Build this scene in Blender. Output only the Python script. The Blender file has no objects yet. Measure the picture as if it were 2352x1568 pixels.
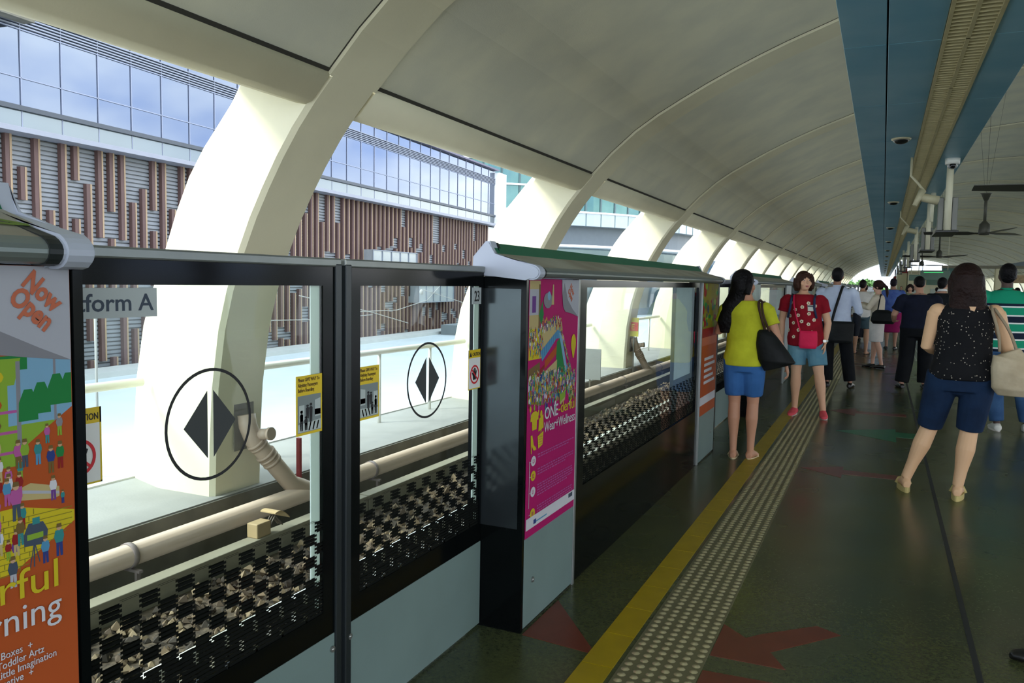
import bpy, bmesh, math, random
from mathutils import Vector, Matrix, noise
random.seed(11)
SC = bpy.context.scene
COL = SC.collection
# ------------------------------------------------------------------ camera
cam_data = bpy.data.cameras.new('camera')
cam = bpy.data.objects.new('camera', cam_data); COL.objects.link(cam)
cam_data.sensor_fit = 'HORIZONTAL'; cam_data.sensor_width = 36.0
cam_data.lens = 36.0 * 1830.0 / 2352.0
cam_data.clip_start = 0.05; cam_data.clip_end = 900
cam.matrix_world = Matrix(((0.90676368, -0.04711383, 0.41899872, 1.43),
                           (0.42129034, 0.06082008, -0.90488417, 0.0),
                           (0.01714902, 0.99703621, 0.07499804, 1.5),
                           (0, 0, 0, 1)))
SC.camera = cam
# ------------------------------------------------------------------ sky, sun, exposure
SC.view_settings.view_transform = 'Standard'
SC.view_settings.look = 'None'
SC.view_settings.gamma = 1.0
SC.view_settings.use_curve_mapping = False
SC.view_settings.exposure = 1.82
SKY_STRENGTH = 1.5
w = bpy.data.worlds.new('sky'); SC.world = w; w.use_nodes = True
wn = w.node_tree; wn.nodes.clear()
def wnode(t, **k):
    n = wn.nodes.new(t)
    for a, b in k.items(): setattr(n, a, b)
    return n
tc = wnode('ShaderNodeTexCoord')
mp = wnode('ShaderNodeMapping'); mp.inputs['Scale'].default_value = (1, 1, 2.2)
nz = wnode('ShaderNodeTexNoise'); nz.inputs['Scale'].default_value = 3.4; nz.inputs['Detail'].default_value = 7; nz.inputs['Roughness'].default_value = 0.55
cr = wnode('ShaderNodeValToRGB')
cr.color_ramp.elements[0].position = 0.40; cr.color_ramp.elements[0].color = (0.38, 0.49, 0.72, 1)
cr.color_ramp.elements[1].position = 0.62; cr.color_ramp.elements[1].color = (0.94, 0.95, 0.92, 1)
bg = wnode('ShaderNodeBackground'); bg.inputs['Strength'].default_value = SKY_STRENGTH
wo = wnode('ShaderNodeOutputWorld')
wn.links.new(tc.outputs['Generated'], mp.inputs['Vector']); wn.links.new(mp.outputs['Vector'], nz.inputs['Vector'])
wn.links.new(nz.outputs['Fac'], cr.inputs['Fac']); wn.links.new(cr.outputs['Color'], bg.inputs['Color'])
wn.links.new(bg.outputs['Background'], wo.inputs['Surface'])
sun_d = bpy.data.lights.new('sun', 'SUN'); sun_d.energy = 1.35; sun_d.angle = math.radians(14); sun_d.color = (1.0, 0.98, 0.94)
sun = bpy.data.objects.new('sun', sun_d); COL.objects.link(sun)
sun.rotation_euler = Vector((0.62, 0.58, -0.74)).to_track_quat('-Z', 'Y').to_euler()

SC.cycles.max_bounces = 12; SC.cycles.diffuse_bounces = 8; SC.cycles.transparent_max_bounces = 24
# ------------------------------------------------------------------ materials
def lin(c):
    return tuple(((v/255)/12.92 if v/255 <= 0.04045 else ((v/255+0.055)/1.055)**2.4) for v in c) + (1.0,)
MC = {}
def mat(name, rgb, rough=0.6, metal=0.0, spec=0.5, noise_=None, bump=None, srgb=True, emit=None, alpha=None, rgb2=None):
    """noise_=(scale, amount[0..1] mix to rgb2 or darker) ; bump=(scale, strength)"""
    if name in MC: return MC[name]
    m = bpy.data.materials.new(name); m.use_nodes = True; MC[name] = m
    nt = m.node_tree; b = nt.nodes['Principled BSDF']
    c = lin(rgb) if srgb else tuple(rgb) + (1.0,)
    b.inputs['Base Color'].default_value = c
    b.inputs['Roughness'].default_value = rough; b.inputs['Metallic'].default_value = metal
    b.inputs['Specular IOR Level'].default_value = spec
    t = nt.nodes.new('ShaderNodeTexCoord')
    sc_, am = noise_ if noise_ else (3.0, 0.06)
    n = nt.nodes.new('ShaderNodeTexNoise'); n.inputs['Scale'].default_value = sc_; n.inputs['Detail'].default_value = 5
    nt.links.new(t.outputs['Object'], n.inputs['Vector'])
    r = nt.nodes.new('ShaderNodeValToRGB'); r.color_ramp.elements[0].position = 0.35; r.color_ramp.elements[1].position = 0.65
    c2 = lin(rgb2) if rgb2 else tuple(v*(1-am) for v in c[:3]) + (1.0,)
    r.color_ramp.elements[0].color = c2; r.color_ramp.elements[1].color = c
    nt.links.new(n.outputs['Fac'], r.inputs['Fac']); nt.links.new(r.outputs['Color'], b.inputs['Base Color'])
    if bump:
        n2 = nt.nodes.new('ShaderNodeTexNoise'); n2.inputs['Scale'].default_value = bump[0]; n2.inputs['Detail'].default_value = 3
        nt.links.new(t.outputs['Object'], n2.inputs['Vector'])
        bp = nt.nodes.new('ShaderNodeBump'); bp.inputs['Strength'].default_value = bump[1]; bp.inputs['Distance'].default_value = 0.02
        nt.links.new(n2.outputs['Fac'], bp.inputs['Height']); nt.links.new(bp.outputs['Normal'], b.inputs['Normal'])
    if emit:
        b.inputs['Emission Color'].default_value = lin(emit[0]); b.inputs['Emission Strength'].default_value = emit[1]
    return m
def mnode(nt, op, a, b=None, clamp=False):
    n = nt.nodes.new('ShaderNodeMath'); n.operation = op; n.use_clamp = clamp
    for i, v in enumerate((a, b)):
        if v is None: continue
        if isinstance(v, (int, float)): n.inputs[i].default_value = v
        else: nt.links.new(v, n.inputs[i])
    return n.outputs[0]

# ------------------------------------------------------------------ mesh helpers
def box(bm, x0, x1, y0, y1, z0, z1, mi=0, bev=0):
    vs = [bm.verts.new(p) for p in ((x0,y0,z0),(x1,y0,z0),(x1,y1,z0),(x0,y1,z0),(x0,y0,z1),(x1,y0,z1),(x1,y1,z1),(x0,y1,z1))]
    fs = []
    for q in ((0,3,2,1),(4,5,6,7),(0,1,5,4),(1,2,6,5),(2,3,7,6),(3,0,4,7)):
        f = bm.faces.new([vs[i] for i in q]); f.material_index = mi; fs.append(f)
    if bev:
        es = list({e for f in fs for e in f.edges})
        bmesh.ops.bevel(bm, geom=es, offset=bev, segments=2, affect='EDGES', profile=0.5)
    return fs
def frame_of(d):
    d = Vector(d).normalized()
    a = Vector((0,0,1)) if abs(d.z) < 0.9 else Vector((1,0,0))
    u = d.cross(a).normalized(); v = u.cross(d).normalized()
    return u, v
def loft(bm, rings, mi=0, caps=True, n=14):
    """rings = [(centre, u, v)] with u, v radius vectors."""
    L = []
    for c, u, v in rings:
        c = Vector(c); u = Vector(u); v = Vector(v)
        L.append([bm.verts.new(c + u*math.cos(2*math.pi*i/n) + v*math.sin(2*math.pi*i/n)) for i in range(n)])
    for a, b in zip(L, L[1:]):
        for i in range(n):
            f = bm.faces.new((a[i], a[(i+1) % n], b[(i+1) % n], b[i])); f.material_index = mi; f.smooth = True
    if caps:
        f = bm.faces.new(list(reversed(L[0]))); f.material_index = mi
        f = bm.faces.new(L[-1]); f.material_index = mi
    return L
def tube(bm, pts, rad, mi=0, n=10, caps=True):
    pts = [Vector(p) for p in pts]
    rr = rad if isinstance(rad, (list, tuple)) else [rad]*len(pts)
    rings = []; pu = None
    for i, p in enumerate(pts):
        d = (pts[min(i+1, len(pts)-1)] - pts[max(i-1, 0)])
        if d.length < 1e-9: d = Vector((0,0,1))
        d.normalize()
        if pu is None: u, v = frame_of(d)
        else:
            u = (pu - d*pu.dot(d))
            u = u.normalized() if u.length > 1e-6 else frame_of(d)[0]
            v = u.cross(d).normalized()
        pu = u
        rings.append((p, u*rr[i], v*rr[i]))
    return loft(bm, rings, mi, caps, n)
def ball(bm, c, rx, ry=None, rz=None, M=None, seg=16, rings=10, mi=0):
    ry = rx if ry is None else ry; rz = rx if rz is None else rz
    R = []
    c = Vector(c); M = M or Matrix.Identity(3)
    for j in range(1, rings):
        t = math.pi*j/rings
        R.append([bm.verts.new(c + M @ Vector((rx*math.sin(t)*math.cos(2*math.pi*i/seg), ry*math.sin(t)*math.sin(2*math.pi*i/seg), rz*math.cos(t)))) for i in range(seg)])
    top = bm.verts.new(c + M @ Vector((0,0,rz))); bot = bm.verts.new(c + M @ Vector((0,0,-rz)))
    for i in range(seg):
        f = bm.faces.new((top, R[0][i], R[0][(i+1) % seg])); f.smooth = True; f.material_index = mi
        f = bm.faces.new((bot, R[-1][(i+1) % seg], R[-1][i])); f.smooth = True; f.material_index = mi
    for a, b in zip(R, R[1:]):
        for i in range(seg):
            f = bm.faces.new((a[i], b[i], b[(i+1) % seg], a[(i+1) % seg])); f.smooth = True; f.material_index = mi
def prism(bm, prof, y0, y1, mi=0, plane='xz', smooth=False):
    """extrude a closed 2-D outline (x,z) along y (plane='xz'), or (y,z) along x, or (x,y) along z"""
    def P(a, b, t):
        return (a, t, b) if plane == 'xz' else ((t, a, b) if plane == 'yz' else (a, b, t))
    A = [bm.verts.new(P(a, b, y0)) for a, b in prof]; B = [bm.verts.new(P(a, b, y1)) for a, b in prof]
    k = len(prof)
    for i in range(k):
        f = bm.faces.new((A[i], A[(i+1) % k], B[(i+1) % k], B[i])); f.material_index = mi; f.smooth = smooth
    f = bm.faces.new(list(reversed(A))); f.material_index = mi
    f = bm.faces.new(B); f.material_index = mi
def disc(bm, c, r, axis='x', depth=0.002, n=32, mi=0, ry=None):
    prof = [((ry or r)*math.cos(2*math.pi*i/n), r*math.sin(2*math.pi*i/n)) for i in range(n)]
    c = Vector(c)
    if axis == 'x': prism(bm, [(c.y+a, c.z+b) for a, b in prof], c.x-depth/2, c.x+depth/2, mi, 'yz')
    elif axis == 'y': prism(bm, [(c.x+a, c.z+b) for a, b in prof], c.y-depth/2, c.y+depth/2, mi, 'xz')
    else: prism(bm, [(c.x+a, c.y+b) for a, b in prof], c.z-depth/2, c.z+depth/2, mi, 'xy')
def ringx(bm, c, r, wdt, depth=0.002, n=48, mi=0):
    """flat ring in the yz plane"""
    c = Vector(c); Q = []
    for i in range(n):
        t = 2*math.pi*i/n
        q = []
        for rr in (r-wdt/2, r+wdt/2):
            for dx in (-depth/2, depth/2):
                q.append(bm.verts.new((c.x+dx, c.y+rr*math.cos(t), c.z+rr*math.sin(t))))
        Q.append(q)
    for i in range(n):
        a = Q[i]; b = Q[(i+1) % n]
        for s in ((0,1),(1,3),(3,2),(2,0)):
            f = bm.faces.new((a[s[0]], a[s[1]], b[s[1]], b[s[0]])); f.material_index = mi
def link(name, me): 
    o = bpy.data.objects.new(name, me); COL.objects.link(o); return o
def tag(o, label=None, cat=None, group=None, kind=None):
    if label: o['label'] = label
    if cat: o['category'] = cat
    if group: o['group'] = group
    if kind: o['kind'] = kind
    return o
def wloc(o):
    v = Vector((0,0,0))
    while o is not None:
        v = v + Vector(o.location); o = o.parent
    return v
def obj(name, bm, mats, parent=None, base=None, recalc=True):
    """bmesh in world coordinates -> one mesh object (origin at its base or at its parent's origin)"""
    if recalc: bmesh.ops.recalc_face_normals(bm, faces=bm.faces)
    if parent is not None: org = wloc(parent)
    elif base is not None: org = Vector(base)
    else:
        xs = [v.co for v in bm.verts]
        lo = Vector((min(p.x for p in xs), min(p.y for p in xs), min(p.z for p in xs))); hi = Vector((max(p.x for p in xs), max(p.y for p in xs), 0))
        org = Vector(((lo.x+hi.x)/2, (lo.y+hi.y)/2, lo.z))
    for v in bm.verts: v.co -= org
    me = bpy.data.meshes.new(name); bm.to_mesh(me); bm.free()
    for m in (mats if isinstance(mats, (list, tuple)) else [mats]): me.materials.append(m)
    o = link(name, me)
    if parent is not None: o.parent = parent
    else: o.location = org
    return o
def empty(name, loc, label=None, cat=None, group=None, kind=None):
    o = bpy.data.objects.new(name, None); COL.objects.link(o); o.location = loc; o.empty_display_size = 0.1
    return tag(o, label, cat, group, kind)
def copy_tree(o, parent=None):
    c = o.copy(); COL.objects.link(c)
    if parent is not None: c.parent = parent
    for ch in list(o.children): copy_tree(ch, c)
    return c
def struct(name, bm, mats, label=None):
    o = obj(name, bm, mats); return tag(o, label, None, None, 'structure')
NB = bmesh.new
FONTCACHE = {}
def text_into(bm, s, org, U, V, size, mi=0, align='LEFT', bold=0.0, rot=0.0, xs=1.0, depth=0.0008, outline=None, fit=None):
    """writes s as solid letters in the plane U,V at org into bm"""
    cu = bpy.data.curves.new('t', 'FONT'); cu.body = s; cu.size = size; cu.align_x = align
    cu.extrude = depth; cu.offset = bold; cu.resolution_u = 3
    if outline: cu.fill_mode = 'NONE'; cu.bevel_depth = outline; cu.extrude = 0; cu.bevel_resolution = 0
    o = bpy.data.objects.new('t', cu); COL.objects.link(o)
    dg = bpy.context.evaluated_depsgraph_get()
    me = bpy.data.meshes.new_from_object(o.evaluated_get(dg))
    if fit and len(me.vertices):
        x0_ = min(v.co.x for v in me.vertices); x1_ = max(v.co.x for v in me.vertices); xs = fit/(x1_-x0_)
    U = Vector(U).normalized(); V = Vector(V).normalized(); N = U.cross(V); org = Vector(org)
    cr_, sr = math.cos(rot), math.sin(rot)
    nb = len(bm.verts)
    vs = []
    for v in me.vertices:
        x, y, z = v.co.x*xs, v.co.y, v.co.z
        x, y = x*cr_ - y*sr, x*sr + y*cr_
        vs.append(bm.verts.new(org + U*x + V*y + N*z))
    for p in me.polygons:
        try:
            f = bm.faces.new([vs[i] for i in p.vertices]); f.material_index = mi
        except ValueError: pass
    bpy.data.objects.remove(o); bpy.data.curves.remove(cu); bpy.data.meshes.remove(me)
# ------------------------------------------------------------------ main materials
RIBY0, RIBS, RIBT = 6.3, 7.58, 0.76
M_conc = mat('rib_paint', (222, 217, 186), 0.75, noise_=(1.2, 0.07), bump=(30, 0.05))
M_panel = mat('vault_panel', (222, 220, 194), 0.85, noise_=(1.0, 0.10), bump=(70, 0.12), rgb2=(206, 206, 186))
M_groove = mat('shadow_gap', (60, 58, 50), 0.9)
M_ledge = mat('ledge_concrete', (152, 152, 146), 0.85, noise_=(1.4, 0.14), bump=(40, 0.1))
M_deck = mat('deck_concrete', (176, 184, 186), 0.85, noise_=(0.6, 0.08))
M_dark = mat('dark_trough', (118, 116, 104), 0.9, noise_=(3, 0.3))
M_terr = mat('terrazzo', (80, 84, 50), 0.24, spec=0.42, noise_=(1.1, 0.18), rgb2=(60, 70, 52))
# terrazzo speckle
nt = M_terr.node_tree; b = nt.nodes['Principled BSDF']
t = nt.nodes.new('ShaderNodeTexCoord'); v = nt.nodes.new('ShaderNodeTexNoise'); v.inputs['Scale'].default_value = 75; v.inputs['Detail'].default_value = 4; v.inputs['Roughness'].default_value = 0.8
nt.links.new(t.outputs['Object'], v.inputs['Vector'])
mx = nt.nodes.new('ShaderNodeMixRGB'); mx.blend_type = 'MULTIPLY'; mx.inputs['Fac'].default_value = 0.8
rp = nt.nodes.new('ShaderNodeValToRGB'); rp.color_ramp.elements[0].position = 0.35; rp.color_ramp.elements[0].color = (0.45,0.45,0.42,1); rp.color_ramp.elements[1].position = 0.65; rp.color_ramp.elements[1].color = (1.25,1.2,1.1,1)
nt.links.new(v.outputs['Fac'], rp.inputs['Fac'])
src = b.inputs['Base Color'].links[0].from_socket
nt.links.new(src, mx.inputs['Color1']); nt.links.new(rp.outputs['Color'], mx.inputs['Color2']); nt.links.new(mx.outputs['Color'], b.inputs['Base Color'])
n3 = nt.nodes.new('ShaderNodeTexNoise'); n3.inputs['Scale'].default_value = 2.0; nt.links.new(t.outputs['Object'], n3.inputs['Vector'])
r3 = nt.nodes.new('ShaderNodeMapRange'); r3.inputs['To Min'].default_value = 0.16; r3.inputs['To Max'].default_value = 0.34
nt.links.new(n3.outputs['Fac'], r3.inputs['Value']); nt.links.new(r3.outputs['Result'], b.inputs['Roughness'])
YEND = 165.0
# floor slab, with the recess of strips laid on top of it
bm = NB(); box(bm, -0.20, 12.2, -5, YEND, -0.30, 0.0)
struct('floor', bm, M_terr)
bm = NB(); box(bm, -0.34, -0.20, -5, YEND, -1.55, -0.05)
box(bm, -0.55, 12.0, -5.0, -4.9, -1.55, -0.3)
struct('wall_platform_edge', bm, mat('edge_wall', (70, 70, 66), 0.9))
bm = NB()
for x in (1.84, 4.9, 8.0):
    box(bm, x-0.012, x+0.012, -5, YEND, -0.001, 0.0015)
struct('trim_1', bm, mat('joint_rubber', (32, 34, 34), 0.7))
# yellow line tiles
bm = NB()
y = 0.2
while y < YEND:
    box(bm, 0.415, 0.543, y+0.003, y+0.297, 0.0, 0.003); y += 0.3
o = obj('yellow_line', bm, mat('yellow_tile', (160, 136, 0), 0.45, noise_=(9, 0.12)))
tag(o, 'yellow tiled safety line running along the platform in front of the screen doors', 'floor line')
# tactile strip with studs
bm = NB(); box(bm, 0.562, 0.858, -1, YEND, 0.0, 0.002)
strip = obj('tactile_strip', bm, mat('tactile_base', (108, 104, 74), 0.5, noise_=(12, 0.15)))
tag(strip, 'grey tactile strip of raised round studs beside the yellow line', 'tactile paving')
bm = NB()
row = 0; y = 1.5
while y < 60:
    seg = 8 if y < 8 else 5
    for c in range(6):
        cx = 0.588 + 0.049*c; cy = y + (0.0 if c % 2 else 0.0)
        r = 0.0175
        if y < 14:
            a = [bm.verts.new((cx+r*math.cos(2*math.pi*i/seg), cy+r*math.sin(2*math.pi*i/seg), 0.002)) for i in range(seg)]
            b2 = [bm.verts.new((cx+0.65*r*math.cos(2*math.pi*i/seg), cy+0.65*r*math.sin(2*math.pi*i/seg), 0.0065)) for i in range(seg)]
            for i in range(seg):
                f = bm.faces.new((a[i], a[(i+1) % seg], b2[(i+1) % seg], b2[i])); f.smooth = True
            f = bm.faces.new(b2); f.smooth = True
        else:
            box(bm, cx-r*0.8, cx+r*0.8, cy-r*0.8, cy+r*0.8, 0.002, 0.0055)
    y += 0.049
s = obj('stud', bm, mat('tactile_stud', (190, 180, 140), 0.25, metal=0.5, noise_=(30, 0.1)), strip)
s['kind'] = 'stuff'; s['label'] = 'raised metal studs'
# second, lighter stud lines farther in at the stair head
for x in (1.62, 1.76, 1.98, 2.12, 2.26):
    pass
# ------------------------------------------------------------------ vault shell
PROF = [(-3.45,3.43),(-3.08,3.80),(-2.65,4.16),(-2.25,4.42),(-1.85,4.64),(-1.41,4.87),(-0.97,5.08),(-0.56,5.26),(-0.14,5.43),(0.6,5.70),(1.3,5.91),(2.0,6.09),(3.0,6.31),(4.0,6.48),(5.0,6.59),(6.0,6.63)]
PROF = PROF + [(12-a, z) for a, z in reversed(PROF[:-1])]
YS = -6.0
def ribn(i):
    a = PROF[max(i-1,0)]; b = PROF[min(i+1,len(PROF)-1)]
    d = Vector((b[0]-a[0], b[1]-a[1])).normalized(); return Vector((-d.y, d.x))
def zroof(x):
    for (a, b), (c, d) in zip(PROF, PROF[1:]):
        if a <= x <= c: return b+(d-b)*(x-a)/(c-a)
    return 6
def strip_prof(off0, off1, i0=0, i1=None):
    i1 = len(PROF)-1 if i1 is None else i1
    inner = []; outer = []
    for i in range(i0, i1+1):
        n = ribn(i); p = Vector(PROF[i]); inner.append(tuple(p+n*off0)); outer.append(tuple(p+n*off1))
    return inner + list(reversed(outer))
bm = NB()
BAYS = [(YS, RIBY0-RIBS)] + [(RIBY0+RIBS*k+RIBT, RIBY0+RIBS*(k+1)) for k in range(-1, 20)]
for ya_, yb_ in BAYS: prism(bm, strip_prof(0.045, 0.26), ya_, yb_, smooth=False)
sh = struct('ceiling', bm, M_panel, 'grey textured vaulted concrete roof')
# dark strips coloured as the shade in the gaps round every panel (panel edges)
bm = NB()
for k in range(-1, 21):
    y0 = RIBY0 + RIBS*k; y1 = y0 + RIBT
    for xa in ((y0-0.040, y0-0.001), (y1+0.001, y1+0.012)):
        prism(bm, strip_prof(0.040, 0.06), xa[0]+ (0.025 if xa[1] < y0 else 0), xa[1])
    for (a, b_) in ((-3.45, 3.43), (15.45, 3.43)):
        pass
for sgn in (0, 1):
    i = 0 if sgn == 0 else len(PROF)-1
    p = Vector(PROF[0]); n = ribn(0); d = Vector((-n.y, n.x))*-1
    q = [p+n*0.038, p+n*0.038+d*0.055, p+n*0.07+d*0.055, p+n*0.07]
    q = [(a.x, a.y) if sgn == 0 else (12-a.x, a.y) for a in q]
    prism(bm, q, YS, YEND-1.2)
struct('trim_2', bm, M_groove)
# longitudinal edge beams
EB = [(-3.45,3.43),(-3.55,3.325),(-3.655,3.213),(-3.74,3.183),(-3.84,3.20),(-3.95,3.235),(-4.2,3.315),(-4.5,3.42),(-4.72,3.54),(-4.84,3.68),(-4.86,3.80),(-4.74,3.95),(-4.4,4.05),(-4.0,4.02),(-3.62,3.80)]
bm = NB()
for ya_, yb_ in BAYS: prism(bm, EB, ya_, yb_, smooth=True)
tr = struct('trim_3', bm, M_conc, 'rounded concrete edge beam along the left of the roof')
bm = NB()
for ya_, yb_ in BAYS: prism(bm, [(12-a, b) for a, b in reversed(EB)], ya_, yb_, smooth=True)
struct('trim_4', bm, M_conc)
# ------------------------------------------------------------------ ribs with fin legs
IN = [(-5.02,-1.30),(-5.01,-0.90),(-4.99,-0.3),(-4.95,0.3),(-4.85,0.93),(-4.73,1.35),(-4.57,1.76),(-4.41,2.10),(-4.24,2.40),(-4.06,2.69),(-3.86,2.97),(-3.66,3.21),(-3.45,3.43)]
OUT = [(-6.45,-1.30),(-6.43,-0.90),(-6.42,-0.3),(-6.37,0.3),(-6.24,0.93),(-6.08,1.35),(-5.88,1.78),(-5.70,2.2),(-5.50,2.58),(-5.28,2.88),(-5.06,3.12),(-4.88,3.32),(-4.62,3.60)]
def rib_mesh(y0):
    bm = NB(); y1 = y0 + RIBT
    for side in (0, 1):
        S = (lambda x: x) if side == 0 else (lambda x: 12-x)
        rows = []
        for i, ((ax, az), (bx, bz)) in enumerate(zip(IN, OUT)):
            t = i/(len(IN)-1)
            wd = 0.62*(1-max(0, t-0.35)/0.65*0.72) if t < 0.999 else 0.15     # width of the bevelled outer edge
            L = math.hypot(bx-ax, bz-az); f = 1-min(0.8, wd/L)
            mx_, mz = ax+(bx-ax)*f, az+(bz-az)*f
            f2 = min(0.2, 0.05/L); ex, ez = ax+(bx-ax)*f2, az+(bz-az)*f2
            rows.append([bm.verts.new(p) for p in ((S(ax), y0+0.045, az), (S(ax), y1-0.045, az), (S(ex), y1, ez), (S(mx_), y1, mz), (S(bx), y1-0.20, bz), (S(bx), y0+0.20, bz), (S(mx_), y0, mz), (S(ex), y0, ez))])
        for a, b_ in zip(rows, rows[1:]):
            for i in range(8):
                bm.faces.new((a[i], a[(i+1) % 8], b_[(i+1) % 8], b_[i]))
        bm.faces.new(rows[0]); bm.faces.new(rows[-1])
    prism(bm, strip_prof(0.0, 0.34), y0, y1)
    bmesh.ops.recalc_face_normals(bm, faces=bm.faces)
    return bm
base_rib = None
ordn = ['first', 'second', 'third', 'fourth', 'fifth', 'sixth', 'seventh', 'eighth']
for k in range(-1, 21):
    y0 = RIBY0 + RIBS*k
    if base_rib is None:
        base_rib = obj('concrete_rib', rib_mesh(y0), M_conc, base=(6, y0+RIBT/2, -1.3)); o = base_rib
    else:
        o = base_rib.copy(); COL.objects.link(o); o.location = (6, y0+RIBT/2, -1.3)
    if k == -1: lab = 'white concrete roof rib behind the viewpoint'; g = None
    elif k < 7: lab = 'white concrete roof rib with fin leg, %s from the left' % ordn[k]; g = None
    else: lab = 'white concrete roof rib far down the platform, beyond the seventh of the row'; g = 'far roof ribs'
    tag(o, lab, 'roof rib', g, 'structure')
# ------------------------------------------------------------------ far track side: ledge, curb, trough, low wall
bm = NB(); box(bm, -6.43, -4.93, -6, 200, -1.6, -0.87)
struct('wall_ledge', bm, M_ledge, 'pale concrete ledge beyond the track carrying the ribs')
bm = NB(); box(bm, -4.93, -4.90, -6, 200, -1.6, -0.885); box(bm, -4.90, -4.34, -6, 200, -1.62, -1.50)
struct('trim_5', bm, M_dark)
bm = NB()
y = -2
while y < 190:
    L = 5.0; box(bm, -4.34, -4.175, y+0.01, y+L-0.01, -1.60, -1.15, bev=0.008); y += L
o = obj('low_wall', bm, mat('low_wall_conc', (138, 134, 114), 0.8, noise_=(2.5, 0.12))); tag(o, 'low concrete trackside wall with pale flat top below the pipe', 'wall', kind='structure')
bm = NB(); box(bm, -4.17, -0.34, -6, 200, -1.62, -1.36)
struct('floor_track', bm, mat('track_bed', (96, 84, 66), 0.95, noise_=(14, 0.5), rgb2=(58, 50, 40), bump=(25, 0.8)))
# lower deck outside
bm = NB(); box(bm, -75, -6.43, -30, 260, -1.75, -1.5)
struct('floor_outside', bm, M_deck, 'pale flat concrete deck outside')
bm = NB(); box(bm, -6.52, -6.43, -6, 200, -1.5, -0.85)
struct('trim_6', bm, mat('ledge_edge', (206, 206, 200), 0.7))
bm = NB(); box(bm, 12.2, 18.8, -6, 200, -1.62, -1.30); box(bm, 16.93, 18.43, -6, 200, -1.3, -0.87)
struct('floor_far_track', bm, M_ledge)
bm = NB(); box(bm, -300, 300, 262, 265, -1.7, 0.2); box(bm, -300, 300, -40, 500, -2.0, -1.76)
struct('floor_ground', bm, mat('ground', (150, 155, 150), 0.9))
# rails
for x, lab in ((-2.53, 'far running rail of the track, dull steel'), (-1.09, 'near running rail of the track beside the platform')):
    bm = NB(); prism(bm, [(x-0.035,-1.13),(x-0.032,-1.10),(x+0.032,-1.10),(x+0.035,-1.13),(x+0.01,-1.15),(x+0.01,-1.25),(x+0.07,-1.27),(x+0.07,-1.285),(x-0.07,-1.285),(x-0.07,-1.27),(x-0.01,-1.25),(x-0.01,-1.15)], -6, 200)
    tag(obj('running_rail', bm, mat('rail_steel', (150, 145, 132), 0.35, metal=0.8, noise_=(20, 0.3))), lab, 'rail')
bm = NB(); box(bm, -2.86, -2.78, -6, 200, -1.20, -1.10, bev=0.006)
for i in range(60): box(bm, -2.85, -2.79, i*2.0+1.0, i*2.0+1.12, -1.36, -1.19)
tag(obj('guard_rail', bm, mat('third_rail', (222, 224, 216), 0.3, metal=0.4)), 'bright white-topped power rail beyond the running rails', 'rail')
bm = NB()
for i in range(180):
    box(bm, -3.05, -0.6, i*0.7-2, i*0.7-1.76, -1.37, -1.285)
tag(obj('track_sleepers', bm, mat('sleeper', (96, 92, 82), 0.9, noise_=(6, 0.3))), 'concrete sleepers under the rails', 'sleepers', kind='structure')
# ballast
bm = NB(); random.seed(5)
def rock(bm, c, r):
    v = []
    for d in ((1,0,0),(-1,0,0),(0,1,0),(0,-1,0),(0,0,1),(0,0,-1)):
        v.append(bm.verts.new(Vector(c) + Vector(d)*r*random.uniform(0.6,1.25) + Vector((random.uniform(-.3,.3),random.uniform(-.3,.3),random.uniform(-.3,.3)))*r))
    mi = random.randrange(4)
    for q in ((0,2,4),(2,1,4),(1,3,4),(3,0,4),(2,0,5),(1,2,5),(3,1,5),(0,3,5)):
        f = bm.faces.new([v[i] for i in q]); f.material_index = mi
for i in range(9000):
    yy = 2.6 + (random.random()**1.5)*24; xx = random.uniform(-4.06, -1.5)
    if abs(xx+2.82) < 0.12 or abs(xx+2.53) < 0.13: continue
    h = 0.06 + 0.05*noise.noise((xx*1.3, yy*0.8, 0))
    rock(bm, (xx, yy, -1.36 + random.uniform(0, h)), random.uniform(0.022, 0.055))
o = obj('ballast', bm, [mat('ballast_a', (112, 96, 74), 0.95), mat('ballast_b', (82, 70, 56), 0.95), mat('ballast_c', (136, 120, 94), 0.95), mat('ballast_d', (58, 52, 44), 0.95)])
tag(o, 'brown crushed stone ballast in the track bed', 'ballast', kind='stuff')
# ------------------------------------------------------------------ pipe with brackets and downpipes
M_pipe = mat('pipe_paint', (184, 164, 142), 0.45, noise_=(3, 0.06))
PX, PZ, PR = -4.62, -1.02, 0.105
pipe = empty('drain_pipe', (PX, 3, -1.5), 'long beige horizontal drain pipe running below the ledge beyond the track', 'pipe')
bm = NB(); tube(bm, [(PX, -4, PZ), (PX, 190, PZ)], PR, n=20); obj('pipe_run', bm, M_pipe, pipe)
for i in range(22):
    y = 4.9 + 3.75*i
    bm = NB(); tube(bm, [(PX, y, PZ), (PX, y+0.05, PZ)], PR+0.012, n=20); box(bm, PX-0.03, PX+0.16, y+0.0, y+0.04, PZ-PR-0.03, PZ-PR-0.005); box(bm, PX+0.1, PX+0.13, y, y+0.04, -1.5, PZ-PR-0.03)
    obj('pipe_clamp', bm, mat('clamp', (140, 128, 124), 0.5), pipe)
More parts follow.
